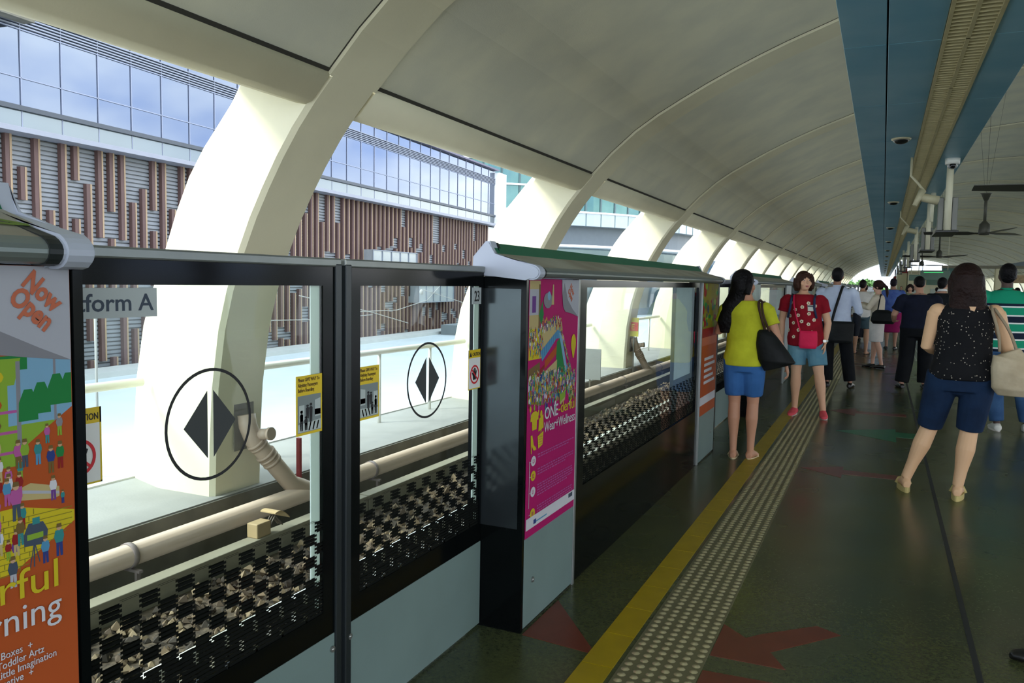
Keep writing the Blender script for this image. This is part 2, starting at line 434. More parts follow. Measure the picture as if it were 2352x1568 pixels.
def downpipe(k):
    y = RIBY0 + RIBS*k + 0.42
    lab = ['beige bent downpipe leaving the first rib and joining the long pipe', 'beige downpipe at the foot of the second rib', 'beige downpipe at the foot of the third rib'][k]
    e = empty('downpipe', (PX, y, -1.5), lab, 'pipe')
    A = Vector((-4.90, y-0.02, -0.02)); B = Vector((-4.84, y+0.02, -0.30)); Cc = Vector((-4.66, y+0.42, -0.86)); D = Vector((PX, y+0.72, PZ+0.0))
    bm = NB(); tube(bm, [A, A+Vector((0.02,0,-0.12)), B, Cc, Cc.lerp(D, .5), D, D+Vector((0,0.32,0))], [0.098,0.1,0.1,0.1,0.105,0.112,0.112], n=18); obj('pipe_body', bm, M_pipe, e)
    d = (Cc-B).normalized()
    for t_, r in ((0.05,0.112),(0.12,0.108),(0.30,0.118),(0.38,0.114),(0.47,0.112)):
        bm = NB(); c = B.lerp(Cc, t_); tube(bm, [c, c+d*0.03], r, n=18); obj('pipe_collar', bm, M_pipe, e)
    bm = NB(); c = Vector((-4.78, y+0.05, -0.24)); tube(bm, [c, c+Vector((0.15, 0.0, 0.02))], 0.062, n=18); tube(bm, [c+Vector((0.14,0,0.02)), c+Vector((0.175,0,0.023))], 0.072, n=18); obj('inspection_cap', bm, M_pipe, e)
    bm = NB(); tube(bm, [(PX, y+0.82, PZ), (PX, y+0.85, PZ)], PR+0.018, n=18); tube(bm, [(PX, y+0.9, PZ), (PX, y+0.93, PZ)], PR+0.018, n=18); obj('pipe_collar', bm, M_pipe, e)
    bm = NB(); box(bm, -4.972, -4.962, y-0.14, y+0.16, -0.42, 0.10); obj('pipe_hole', bm, M_dark, e)
for k in range(3): downpipe(k)
# junction box on the low wall
jb = empty('junction_box', (-4.25, 6.25, -1.15), 'small beige junction box with curved cover sitting on the low trackside wall', 'junction box')
bm = NB(); box(bm, -4.34, -4.2, 6.1, 6.3, -1.15, -1.0, bev=0.01); obj('box_body', bm, mat('box_beige', (172, 150, 110), 0.6), jb)
bm = NB()
pts = [(6.32+0.22*t, -1.02+0.10*math.sin(math.pi*(0.35+0.65*t))) for t in [i/8 for i in range(9)]]
prism(bm, [(a, b) for a, b in pts] + [(a, b-0.012) for a, b in reversed(pts)], -4.36, -4.16, plane='yz'); obj('curved_cover', bm, mat('cover_tan', (190, 165, 120), 0.6), jb)
bm = NB()
for i in range(3): tube(bm, [(-4.27+0.03*i, 6.28, -1.08), (-4.26+0.03*i, 6.36, -0.97), (-4.25+0.03*i, 6.46, -1.09)], 0.008, n=6)
obj('cable_loop', bm, mat('cable_grey', (120, 112, 100), 0.6), jb)
# railings between ribs on the ledge
M_rail = mat('railing_white', (232, 230, 218), 0.4)
for k in range(-1, 8):
    ya = RIBY0 + RIBS*k + RIBT; yb = RIBY0 + RIBS*(k+1)
    lab = {-1: 'pale tube railing left of the first rib', 0: 'pale tube railing between the first and second ribs', 1: 'pale tube railing between the second and third ribs', 2: 'pale tube railing between the third and fourth ribs'}.get(k, 'pale tube railing between ribs far down the track')
    e = empty('railing', (-6.05, (ya+yb)/2, -0.87), lab, 'railing', None if k < 3 else 'far railings')
    bm = NB(); tube(bm, [(-6.05, ya, 0.31), (-6.05, yb-0.001, 0.31)], 0.05, n=12); obj('handrail', bm, M_rail, e)
    for yy in (ya+0.8, ya+3.9, yb-1.3):
        if k == -1 and yy > 4.5: continue
        bm = NB(); tube(bm, [(-6.05, yy, -0.87), (-6.05, yy, 0.30)], 0.03, n=10); obj('post', bm, M_rail, e)
# markers on the ledge
bm = NB(); box(bm, -4.90, -4.84, 7.52, 7.56, -1.2, -0.42, bev=0.008)
tag(obj('red_marker', bm, mat('marker_red', (150, 40, 50), 0.5)), 'narrow dark red upright marker board beside the pipe', 'marker')
def track_sign(y, z0, z1, x0, x1, m, lab, extra=None):
    e = empty('track_sign', ((x0+x1)/2, y, -0.87), lab, 'sign')
    bm = NB(); box(bm, x0, x1, y-0.01, y+0.01, z0, z1, bev=0.004); obj('sign_plate', bm, m, e)
    bm = NB(); tube(bm, [((x0+x1)/2, y+0.03, -1.3), ((x0+x1)/2, y+0.03, z1-0.03)], 0.02); obj('sign_post', bm, mat('galv', (150, 150, 140), 0.5, metal=0.5), e)
    return e
track_sign(17.8, -0.78, -0.05, -5.05, -4.5, mat('sign_back', (140, 144, 140), 0.5), 'grey back of a square track sign seen through the fixed glass')
e = track_sign(21.7, 0.02, 0.55, -5.0, -4.72, mat('sign_yellow', (214, 205, 60), 0.5), 'small yellow and red track sign beside the third rib')
bm = NB(); box(bm, -4.99, -4.73, 21.675, 21.688, 0.18, 0.42, 0); obj('red_panel', bm, mat('sign_red', (214, 60, 30), 0.5), e)
bm = NB(); text_into(bm, 'E', (-4.93, 21.672, 0.22), (1,0,0), (0,0,1), 0.22); obj('letter', bm, mat('sign_yellow', (214, 205, 60)), e)
# ropes strung outside
bm = NB()
tube(bm, [(-9,8,1.0),(-9,10.5,0.72),(-9,13,0.66),(-9,15,0.70)], 0.009, n=5)
tube(bm, [(-9,12.5,1.15),(-9,15,0.75),(-9,16.5,0.45)], 0.009, n=5)
tube(bm, [(-9,14,0.78),(-9,16,0.78),(-9,17.4,1.0),(-9,18,1.35)], 0.009, n=5)
tube(bm, [(-9,17.2,1.25),(-9,19,0.95),(-9,21.5,0.5)], 0.009, n=5)
tube(bm, [(-9,21,1.35),(-9,22,1.2),(-9,24,0.95)], 0.009, n=5)
tube(bm, [(-9,8,-1.5),(-9,8,1.0)], 0.02, n=6); tube(bm, [(-9,24,-1.5),(-9,24,0.95)], 0.02, n=6)
ball(bm, (-9, 17.1, 1.2), 0.05, 0.05, 0.07)
tag(obj('rope', bm, mat('rope_white', (150, 150, 146), 0.7)), 'thin white ropes slung between posts in front of the brown louvred wall', 'rope')
# ------------------------------------------------------------------ platform screen units and sliding doors
M_silver = mat('kick_silver', (104, 122, 118), 0.5, metal=0.0, spec=0.3, noise_=(4, 0.08))
M_black = mat('black_frame', (8, 11, 11), 0.12, spec=0.10, noise_=(5, 0.2))
M_jamb = mat('jamb_steel', (60, 66, 68), 0.16, metal=0.6, noise_=(3, 0.2))
M_rail2 = mat('rail_grey', (138, 142, 138), 0.35, metal=0.6, noise_=(8, 0.12))
M_hood = mat('hood_panel', (150, 150, 136), 0.5, noise_=(3, 0.14), rgb2=(124, 118, 102))
M_hoodlip = mat('hood_lip', (120, 128, 124), 0.38, metal=0.5, noise_=(4, 0.1))
M_hoodgreen = mat('hood_green', (18, 88, 60), 0.4)
M_cap = mat('hood_endcap', (170, 176, 188), 0.45, metal=0.1)
M_capdark = mat('hood_gasket', (22, 28, 28), 0.5)
M_bolt = mat('bolt_steel', (150, 152, 148), 0.3, metal=0.8)
M_strip = mat('seal_strip', (232, 236, 226), 0.5)
M_stick_dk = mat('sticker_dark', (52, 56, 56), 0.6)
M_yel = mat('sticker_yellow', (214, 184, 30), 0.5)
M_white = mat('sticker_white', (222, 224, 220), 0.5)
M_red = mat('sticker_red', (200, 30, 40), 0.5)
M_blk = mat('ink_black', (26, 26, 28), 0.6)
def glass_mat(name, tint=(0.90, 0.95, 0.93)):
    m = bpy.data.materials.new(name); m.use_nodes = True; nt = m.node_tree; nt.nodes.clear()
    out = nt.nodes.new('ShaderNodeOutputMaterial')
    tr = nt.nodes.new('ShaderNodeBsdfTransparent'); tr.inputs['Color'].default_value = tint + (1,)
    gl = nt.nodes.new('ShaderNodeBsdfGlossy'); gl.inputs['Roughness'].default_value = 0.02
    fr0 = nt.nodes.new('ShaderNodeFresnel'); fr0.inputs['IOR'].default_value = 1.5
    ge = nt.nodes.new('ShaderNodeNewGeometry'); fr = nt.nodes.new('ShaderNodeMath'); fr.operation = 'MULTIPLY'; iv = nt.nodes.new('ShaderNodeMath'); iv.operation = 'SUBTRACT'; iv.inputs[0].default_value = 1.0
    nt.links.new(ge.outputs['Backfacing'], iv.inputs[1]); nt.links.new(iv.outputs[0], fr.inputs[0]); nt.links.new(fr0.outputs[0], fr.inputs[1])
    mx = nt.nodes.new('ShaderNodeMixShader')
    nt.links.new(fr.outputs[0], mx.inputs[0]); nt.links.new(tr.outputs[0], mx.inputs[1]); nt.links.new(gl.outputs[0], mx.inputs[2])
    nt.links.new(mx.outputs[0], out.inputs['Surface'])
    return m, nt, mx, out
M_glass, _, _, _ = glass_mat('clear_glass')
# glass with a printed pattern of black dashes in its lower part
M_frit, nt, mxs, out = glass_mat('printed_glass')
tcn = nt.nodes.new('ShaderNodeTexCoord'); sp = nt.nodes.new('ShaderNodeSeparateXYZ'); nt.links.new(tcn.outputs['Object'], sp.inputs[0])
Y, Z = sp.outputs['Y'], sp.outputs['Z']
CW, CH = 0.053, 0.0345
u = mnode(nt, 'DIVIDE', mnode(nt, 'ADD', Y, 10.0), CW); v = mnode(nt, 'DIVIDE', Z, CH)
par = mnode(nt, 'MODULO', mnode(nt, 'ADD', mnode(nt, 'FLOOR', u), mnode(nt, 'FLOOR', v)), 2.0)
par = mnode(nt, 'GREATER_THAN', par, 0.5)
bars = mnode(nt, 'LESS_THAN', mnode(nt, 'FRACT', mnode(nt, 'DIVIDE', Z, CH/3)), 0.62)
top = mnode(nt, 'MULTIPLY', par, bars)
low = mnode(nt, 'MULTIPLY', mnode(nt, 'GREATER_THAN', mnode(nt, 'FRACT', u), 0.16), mnode(nt, 'LESS_THAN', mnode(nt, 'FRACT', mnode(nt, 'DIVIDE', Z, CH/3)), 0.78))
lowm = mnode(nt, 'MULTIPLY', low, mnode(nt, 'LESS_THAN', Z, 0.565))
pat = mnode(nt, 'MAXIMUM', top, lowm); pat = mnode(nt, 'MULTIPLY', pat, mnode(nt, 'LESS_THAN', Z, 0.76))
ink = nt.nodes.new('ShaderNodeBsdfDiffuse'); ink.inputs['Color'].default_value = (0.008, 0.009, 0.008, 1)
m2 = nt.nodes.new('ShaderNodeMixShader'); nt.links.new(pat, m2.inputs[0]); nt.links.new(mxs.outputs[0], m2.inputs[1]); nt.links.new(ink.outputs[0], m2.inputs[2])
nt.links.new(m2.outputs[0], out.inputs['Surface'])
M_reflsheet = bpy.data.materials.new('reflection_sheet'); M_reflsheet.use_nodes = True; nt = M_reflsheet.node_tree; nt.nodes.clear()  # pale translucent sheet standing in for a reflection in the fixed glass
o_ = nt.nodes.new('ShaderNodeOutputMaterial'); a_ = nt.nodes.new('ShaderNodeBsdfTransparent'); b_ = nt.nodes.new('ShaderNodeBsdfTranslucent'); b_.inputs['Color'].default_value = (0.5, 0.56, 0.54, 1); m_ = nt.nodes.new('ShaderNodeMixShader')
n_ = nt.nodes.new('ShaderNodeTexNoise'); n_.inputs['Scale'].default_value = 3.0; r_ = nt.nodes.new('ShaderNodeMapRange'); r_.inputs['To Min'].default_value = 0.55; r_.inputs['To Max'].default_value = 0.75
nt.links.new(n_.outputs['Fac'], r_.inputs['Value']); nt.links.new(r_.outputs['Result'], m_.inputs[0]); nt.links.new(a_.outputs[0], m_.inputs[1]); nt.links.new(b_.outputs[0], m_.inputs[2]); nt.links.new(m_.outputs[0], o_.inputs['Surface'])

HOOD = [(0.092,1.520),(0.108,1.516),(0.122,1.516),(0.134,1.519),(0.142,1.526),(0.146,1.534),(0.1465,1.541),(0.143,1.549),(0.136,1.556),(0.126,1.562),(-0.052,1.617),(-0.082,1.662),(-0.096,1.660),(-0.150,1.600),(-0.155,1.530)]
def grow(prof, d):
    cx = sum(p[0] for p in prof)/len(prof); cz = sum(p[1] for p in prof)/len(prof); o = []
    k = len(prof)
    for i in range(k):
        a = Vector(prof[i-1]); b = Vector(prof[i]); c = Vector(prof[(i+1) % k])
        t = ((b-a).normalized() + (c-b).normalized()).normalized(); n = Vector((t.y, -t.x))
        if n.dot(b-Vector((cx, cz))) < 0: n = -n
        o.append(tuple(b+n*d))
    return o
def bolt(e, x, y, z, r=0.012):
    bm = NB(); disc(bm, (x+0.003, y, z), r, 'x', 0.006, 16); ball(bm, (x+0.005, y, z), 0.004, r*0.6, r*0.6, seg=10, rings=6)
    o = obj('bolt', bm, M_bolt, e)
def make_unit(y0, label, group=None, simple=False):
    e = empty('platform_screen_unit', (0, y0, 0), label, 'platform screen', group)
    for (a, b, nm) in ((0.0, 0.60, 0), (3.56, 4.23, 1)):
        bm = NB(); box(bm, -0.16, 0.090, y0+a, y0+b, 0.0, 1.515, bev=0.004); obj('column', bm, M_jamb, e)
        bm = NB(); box(bm, 0.089, 0.095, y0+a+0.006, y0+b-0.006, 0.012, 0.402, bev=0.0015); obj('kick_plate', bm, M_silver, e)
        if not simple:
            ye = y0+b if nm == 0 else y0+a
            bm = NB(); box(bm, 0.06, 0.099, ye-0.004+(0 if nm == 0 else -0.02), ye+0.022+(0 if nm == 0 else -0.02), 0.0, 1.52, bev=0.003); obj('edge_strip', bm, M_rail2, e)
            bm = NB(); yb = y0+a if nm == 0 else y0+b
            so = -1 if nm == 0 else 1; q0, q1 = sorted((yb, yb+so*0.020))
            box(bm, -0.17, 0.0945, q0, q1, 0.0, 0.45); box(bm, 0.070, 0.0945, q0, q1, 0.45, 1.47); box(bm, -0.17, 0.0945, q0, q1, 1.47, 1.52); box(bm, -0.17, -0.145, q0, q1, 0.45, 1.47)
            obj('jamb_frame', bm, M_black, e)
            bm = NB(); q0, q1 = sorted((yb, yb+so*0.016)); box(bm, -0.145, 0.070, q0, q1, 0.45, 1.47); obj('jamb_panel', bm, M_jamb, e)
            bolt(e, 0.095, y0+a+0.095 if nm == 0 else y0+b-0.15, 0.20)
    # fixed glazed panel: glossy black border with a clear window
    ya, yb = y0+0.625, y0+3.535; wa, wb, za, zb = y0+0.755, y0+3.44, 0.468, 1.477
    bm = NB()
    for q in ((ya,yb,0.0,za),(ya,yb,zb,1.515),(ya,wa,za,zb),(wb,yb,za,zb)): box(bm, 0.05, 0.084, *q)
    obj('panel_frame', bm, M_black, e)
    bm = NB(); box(bm, 0.066, 0.074, wa, wb, za, zb); obj('glass_pane', bm, M_frit, e)
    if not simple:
        bm = NB(); box(bm, 0.03, 0.034, wb-0.55, wb, 0.78, zb); obj('reflection_sheet', bm, M_reflsheet, e)  # sheet added behind the pane, its tone painting a reflection
    # hood
    bm = NB(); prism(bm, HOOD, y0+0.0, y0+4.20)
    bmesh.ops.recalc_face_normals(bm, faces=bm.faces)
    for f in bm.faces:
        c = f.calc_center_median()
        if abs(f.normal.y) > 0.5: f.material_index = 1; continue
        if c.x > 0.11 or c.z < 1.54: f.material_index = 1
        elif -0.085 < c.x < -0.05: f.material_index = 2
        else: f.material_index = 0
    hd = obj('hood', bm, [M_hood, M_hoodlip, M_hoodgreen], e)
    for (p, q, g0, g1) in ((y0-0.025, y0+0.04, y0+0.04, y0+0.065), (y0+4.175, y0+4.236, y0+4.15, y0+4.175)):
        bm = NB(); prism(bm, grow(HOOD, 0.008), p, q, smooth=False)
        bmesh.ops.bevel(bm, geom=[e_ for e_ in bm.edges if abs(e_.verts[0].co.y-e_.verts[1].co.y) < 1e-6], offset=0.006, segments=2, affect='EDGES')
        obj('end_cap', bm, M_cap, e)
        bm = NB(); prism(bm, grow(HOOD, 0.003), g0, g1); obj('gasket', bm, M_capdark, e)
    return e
def make_leaf(yb, mirror, label, group=None):
    """one sliding leaf from yb to yb+1.03; mirror=False: joint on the far (+y) side"""
    W_ = 1.03; e = empty('sliding_door', (-0.12, yb, 0), label, 'sliding platform door', group)
    J = (lambda a: yb+a) if not mirror else (lambda a: yb+W_-a)          # a measured from the column side
    def bx(bm, a, b, x0, x1, z0, z1, bev=0):
        p, q = sorted((J(a), J(b))); box(bm, x0, x1, p, q, z0, z1, bev=bev)
    a0, g0, g1 = (0.065, 0.085, 0.945) if mirror else (0.03, 0.05, 0.945)
    bm = NB(); bx(bm, a0, g0, -0.135, -0.102, 0.375, 1.535); bx(bm, g1, 1.005, -0.135, -0.102, 0.375, 1.535)
    bx(bm, g0, g1, -0.135, -0.102, 0.375, 0.46); bx(bm, g0, g1, -0.135, -0.102, 1.478, 1.535); obj('leaf_frame', bm, M_black, e)
    bm = NB(); bx(bm, 1.0, 1.03, -0.14, -0.094, 0.01, 1.545, bev=0.004); obj('meeting_stile', bm, mat('stile_dark', (40, 46, 48), 0.3, metal=0.4), e)
    bm = NB(); bx(bm, a0, 1.03, -0.142, -0.096, 1.535, 1.562, bev=0.005); obj('top_rail', bm, M_rail2, e)
    bm = NB(); bx(bm, g0, g1, -0.113, -0.105, 0.46, 1.478); obj('glass_pane', bm, M_frit, e)
    bm = NB(); bx(bm, a0, 1.0, -0.13, -0.100, 0.012, 0.378, bev=0.002); obj('kick_plate', bm, M_silver, e)
    return e, J
UP = 6.29
Y1 = 3.04
def disc_parts(e, cy, x=-0.1035):
    c = (x, cy, 1.126)
    bm = NB(); ringx(bm, c, 0.139, 0.008, 0.001)
    obj('ring_mark', bm, M_blk, e)
    for s in (-1, 1):
        bm = NB(); y_ = cy + s*0.010
        prism(bm, [(y_, 1.126-0.086), (y_+s*0.076, 1.126), (y_, 1.126+0.086)], x-0.0005, x+0.0005, plane='yz'); o = obj('arrow_mark', bm, M_stick_dk, e)
def giveway(e, y0_, y1_, mir=False, peel=False):
    x = -0.1035; z0, z1 = 1.036, 1.213; wd = y1_-y0_
    bm = NB(); box(bm, x-0.0008, x, y0_, y1_, z0, z1, bev=0.0)
    s = obj('give_way_sticker', bm, M_yel, e); s['label'] = 'yellow give-way sticker'
    bm = NB(); box(bm, x, x+0.0006, y0_+0.007, y1_-0.007, z0+0.008, z0+0.118); obj('picture_ground', bm, mat('picto_grey', (120, 130, 128), 0.6), s)
    bm = NB(); X = x+0.001
    F = (lambda t: y0_+wd*t) if not mir else (lambda t: y1_-wd*t)
    def pl(pts, mi): 
        prism(bm, [(F(a), z0+b) for a, b in pts], X, X+0.0005, mi, 'yz')
    pl([(0.06,0.010),(0.94,0.010),(0.94,0.040),(0.06,0.034)], 1)      # floor
    for a in (0.45, 0.6, 0.75): pl([(a,0.012),(a+0.05,0.012),(a+0.12,0.036),(a+0.07,0.036)], 3)
    pl([(0.70,0.05),(0.92,0.05),(0.92,0.105),(0.70,0.10)], 1); pl([(0.70,0.055),(0.92,0.055),(0.92,0.072),(0.70,0.072)], 2)
    pl([(0.10,0.04),(0.30,0.045),(0.30,0.09),(0.10,0.09)], 1)
    def man(a, b, h):
        pl([(a-0.045,b),(a-0.01,b),(a,b+h*0.45),(a+0.01,b),(a+0.045,b),(a+0.06,b+h*0.75),(a+0.02,b+h*0.82),(a-0.02,b+h*0.82),(a-0.06,b+h*0.75)], 0)
        pl([(a+0.05*math.cos(t), b+h*0.91+h*0.08*math.sin(t)) for t in [i*math.pi/4 for i in range(8)]], 0)
    man(0.19, 0.014, 0.062); man(0.36, 0.014, 0.042); man(0.55, 0.036, 0.058); man(0.42, 0.048, 0.042)
    obj('people_pictogram', bm, [M_blk, mat('picto_light', (170, 180, 176)), M_red, M_yel], s)
    bm = NB(); 
    for i, t_ in enumerate(('Please GIVE WAY To', 'Alighting Passengers', 'Before Boarding')):
        text_into(bm, t_, (x+0.0006, y0_+0.008, z1-0.017-0.0155*i), (0,1,0), (0,0,1), 0.0148, bold=0.0003, xs=0.74*wd/0.118, depth=0.0003)
    obj('wording', bm, mat('ink_brown', (96, 74, 20)), s)
def caution(e, y0_, y1_):
    x = -0.1035; z0, z1 = 1.048, 1.214
    bm = NB(); box(bm, x-0.0008, x, y0_, y1_, z0, z1); s = obj('caution_sticker', bm, M_white, e); s['label'] = 'white caution sticker with yellow heading'
    bm = NB(); box(bm, x, x+0.0005, y0_, y1_, z1-0.034, z1)
    for a in ((y0_, y0_+0.004, z0, z1), (y1_-0.004, y1_, z0, z1), (y0_, y1_, z0, z0+0.004)): box(bm, x, x+0.0005, *a)
    obj('yellow_border', bm, M_yel, s)
    bm = NB(); text_into(bm, 'CAUTION', (x+0.001, y0_+0.034, z1-0.026), (0,1,0), (0,0,1), 0.02, bold=0.0004, xs=0.8*(y1_-y0_)/0.115, depth=0.0003)
    prism(bm, [(y0_+0.008, z1-0.028), (y0_+0.03, z1-0.028), (y0_+0.019, z1-0.008)], x+0.0006, x+0.001, plane='yz')
    obj('wording', bm, M_blk, s)
    cy, cz = (y0_+y1_)/2, z0+0.062
    bm = NB(); pts = []
    prism(bm, [(cy-0.013,cz-0.022),(cy+0.012,cz-0.022),(cy+0.016,cz+0.002),(cy+0.022,cz+0.016),(cy+0.017,cz+0.018),(cy+0.011,cz+0.006),(cy+0.010,cz+0.026),(cy+0.005,cz+0.026),(cy+0.004,cz+0.008),(cy+0.001,cz+0.028),(cy-0.004,cz+0.028),(cy-0.003,cz+0.008),(cy-0.009,cz+0.024),(cy-0.013,cz+0.022),(cy-0.009,cz+0.004),(cy-0.020,cz+0.010),(cy-0.023,cz+0.006),(cy-0.015,cz-0.006)], x+0.0004, x+0.0009, plane='yz')
    obj('hand_symbol', bm, M_blk, s)
    bm = NB(); ringx(bm, (x+0.0015, cy, cz), 0.036, 0.007, 0.0005)
    prism(bm, [(cy-0.029,cz+0.021),(cy-0.025,cz+0.026),(cy+0.029,cz-0.021),(cy+0.025,cz-0.026)], x+0.0011, x+0.0016, plane='yz')
    obj('prohibition_ring', bm, M_red, s)
def ladder(e, J, a=0.885, b=0.94):
    """pale strip fixed behind the glass near the leaf's closing edge"""
    p, q = sorted((J(a), J(b)))
    bm = NB(); box(bm, -0.1185, -0.1145, p, q, 0.46, 1.478); obj('seal_strip', bm, M_strip, e)
# nearest opening
e1, J1 = make_leaf(1.0, False, 'nearest sliding door leaf, left of the meeting joint, with the Platform A sign')
e2, J2 = make_leaf(2.05, True, 'nearest sliding door leaf, right of the meeting joint, with the number 23 plate')
ladder(e1, J1, 0.903, 0.944)
p, q = 2.955, 2.995
bm = NB(); box(bm, -0.1185, -0.1145, p, q, 0.46, 1.478); obj('seal_strip', bm, M_strip, e2)
disc_parts(e1, 1.497); disc_parts(e2, 2.563)
giveway(e1, 1.823, 1.942); giveway(e2, 2.129, 2.246, mir=True)
caution(e2, 2.888, 2.998); caution(e1, 1.075, 1.185)
bm = NB(); box(bm, -0.1045, -0.1035, 2.915, 2.998, 1.404, 1.473); s = obj('number_plate', bm, mat('plate_grey', (168, 176, 176), 0.5), e2)
bm = NB(); text_into(bm, '23', (-0.1030, 2.957, 1.416), (0,1,0), (0,0,1), 0.062, align='CENTER', bold=0.0008, xs=0.8, depth=0.0003); obj('numerals', bm, M_blk, s)
bm = NB(); box(bm, -0.1045, -0.1035, 1.055, 1.338, 1.405, 1.471, bev=0.0003); s = obj('platform_sign', bm, mat('plate_grey', (168, 176, 176), 0.5), e1)
bm = NB(); text_into(bm, 'Platform A', (-0.1030, 1.327, 1.4205), (0,1,0), (0,0,1), 0.054, align='RIGHT', bold=0.0006, fit=0.262, depth=0.0003); obj('wording', bm, mat('ink_slate', (50, 62, 78), 0.6), s)
for y_ in (1.985, 2.075): bolt(e1 if y_ < 2.03 else e2, -0.0995, y_, 0.335 if y_ > 2.03 else 0.33, 0.010)
# fixed units
uA = make_unit(Y1-UP, 'nearest fixed platform screen with an orange poster, cut off by the left edge')
uB = make_unit(Y1, 'fixed platform screen with the magenta poster and the large clear window')
uC = make_unit(Y1+UP, 'fixed platform screen with pale grey columns beyond the woman in the yellow top')
rest = [make_unit(Y1+2*UP, 'fixed platform screen far along the platform edge beyond the standing passengers', 'far fixed platform screens', simple=True)]
for k in range(3, 24):
    c = copy_tree(rest[0]); c.location = (0, Y1+k*UP, 0)
# remaining sliding doors
e3, J3 = make_leaf(Y1+UP-2.04, False, 'sliding door leaf of the second opening, just beyond the orange poster column')
e4, J4 = make_leaf(Y1+UP-1.0, True, 'sliding door leaf of the second opening, behind the woman in the yellow top')
disc_parts(e3, Y1+UP-2.04+0.5); disc_parts(e4, Y1+UP-0.5)
e5, J5 = make_leaf(Y1+2*UP-2.04, False, 'sliding door leaf far along the platform edge', 'far sliding doors')
e6, J6 = make_leaf(Y1+2*UP-1.0, True, 'sliding door leaf far along the platform edge', 'far sliding doors')
for k in range(3, 24):
    for s_, off in ((e5, -2.04), (e6, -1.0)):
        c = copy_tree(s_); c.location = (-0.12, Y1+k*UP+off, 0)
# green line-map outline on the left hood
bm = NB()
nrm = Vector((0.295, 0, 0.955)).normalized()
def hp(y, t, off=0.003):                     # t = 0 at the lip, 1 at the green band
    x = 0.126 + (-0.052-0.126)*t; z = 1.562 + (1.617-1.562)*t
    return Vector((x, y, z)) + nrm*off
L_ = [(0.93-0.012*i*1.0, 0.30+0.50*math.sin(min(1, i/9)*math.pi/2)) for i in range(14)]
L2_ = [(0.93-0.012*i*1.0, 0.30-0.0*i) for i in range(14)]
def ribbon(pts, wd):
    vs = []
    for y, t in pts: vs.append((bm.verts.new(hp(y, t+wd)), bm.verts.new(hp(y, t-wd))))
    for a, b in zip(vs, vs[1:]): bm.faces.new((a[0], b[0], b[1], a[1]))
ribbon([(0.925,0.36),(0.90,0.44),(0.87,0.55),(0.84,0.68),(0.81,0.78),(0.77,0.82),(0.70,0.82)], 0.05)
ribbon([(0.925,0.36),(0.89,0.36),(0.84,0.37),(0.80,0.39),(0.70,0.39)], 0.035)
for f in list(bm.faces): pass
g = bmesh.ops.solidify(bm, geom=bm.faces[:], thickness=0.0006)
obj('hood_marking', bm, mat('mark_green', (130, 160, 60), 0.5), uA)

# ------------------------------------------------------------------ posters
PM = {n: mat('ink_'+n, tuple(v*0.80 for v in c), 0.6, spec=0.15) for n, c in dict(magenta=(196,16,110), pgrey=(196,198,206), orange=(196,90,38), yellow=(226,206,40), pwhite=(232,232,236), green=(40,140,70), blue=(90,160,200), lime=(150,190,60), brown=(150,90,50), skin=(224,180,140), purple=(120,70,150), teal=(60,150,150), dkred=(160,40,40), slate=(70,80,90), sky=(140,190,220), tan=(210,190,130), pink=(200,100,170), navy=(50,70,140), olive=(150,140,40), redtext=(216,120,88), ogrey=(150,150,156)).items()}
PMK = list(PM.keys()); PML = [PM[k] for k in PMK]; PI = {k: i for i, k in enumerate(PMK)}
class Poster:
    """poster in a y,z plane; u 0..1 across (left to right), z in metres; layers stack outward"""
    def __init__(s, e, ya, wd, x=0.0965): s.e, s.ya, s.wd, s.x = e, ya, wd, x; s.bm = NB(); s.l = 0
    def poly(s, pts, c, lay=None):
        s.l += 1; x = s.x + 0.0002 + 0.0000009*s.l
        vs = [s.bm.verts.new((x, s.ya+max(0.002, min(0.998, u))*s.wd, min(z, 1.5125))) for u, z in pts]
        f = s.bm.faces.new(vs); f.material_index = PI[c]
        f.normal_update()
        if f.normal.x < 0: f.normal_flip()
    def rect(s, u0, u1, z0, z1, c): s.poly([(u0,z0),(u1,z0),(u1,z1),(u0,z1)], c)
    def ell(s, u, z, ru, rz, c, n=14): s.poly([(u+ru*math.cos(2*math.pi*i/n), z+rz*math.sin(2*math.pi*i/n)) for i in range(n)], c)
    def man(s, u, z, h, body, legs, hair='brown'):
        k = h/s.wd
        s.poly([(u-0.10*k,z),(u-0.02*k,z),(u,z+0.40*h),(u+0.03*k,z),(u+0.11*k,z),(u+0.10*k,z+0.46*h),(u-0.10*k,z+0.46*h)], legs)
        s.poly([(u-0.11*k,z+0.42*h),(u+0.11*k,z+0.42*h),(u+0.16*k,z+0.60*h),(u+0.12*k,z+0.80*h),(u-0.12*k,z+0.80*h),(u-0.17*k,z+0.6*h)], body)
        s.ell(u, z+0.88*h, 0.085*k, 0.10*h, 'skin', 8); s.poly([(u-0.09*k,z+0.88*h),(u+0.09*k,z+0.88*h),(u+0.07*k,z+1.0*h),(u-0.07*k,z+1.0*h)], hair)
    def done(s): o = obj('poster_artwork', s.bm, PML, s.e, recalc=False); return o
def words(e, items, x=0.0975, ya=0, wd=1):
    for nm, s_, u, z, size, col, xs, rot, bold, al in items:
        bm = NB(); text_into(bm, s_, (x, ya+u*wd, z), (0,1,0), (0,0,1), size, fit=(xs*wd if xs < 0.7 else None), xs=xs, rot=rot, bold=bold, align=al, depth=0.0003); obj(nm, bm, PM[col], e)
CROWD = ['yellow','lime','pink','purple','navy','teal','pwhite','orange','green','tan','blue','dkred']
def curl(P, base):
    P.poly([(0.62,1.513),(0.63,1.44),(0.655,1.385),(0.70,1.365),(0.85,1.353),(1.0,1.335),(1.0,1.513)], 'pgrey')
    P.poly([(0.63,1.44),(0.655,1.385),(0.70,1.365),(0.85,1.353),(1.0,1.335),(0.86,1.375),(0.75,1.42),(0.67,1.50)], 'ogrey')
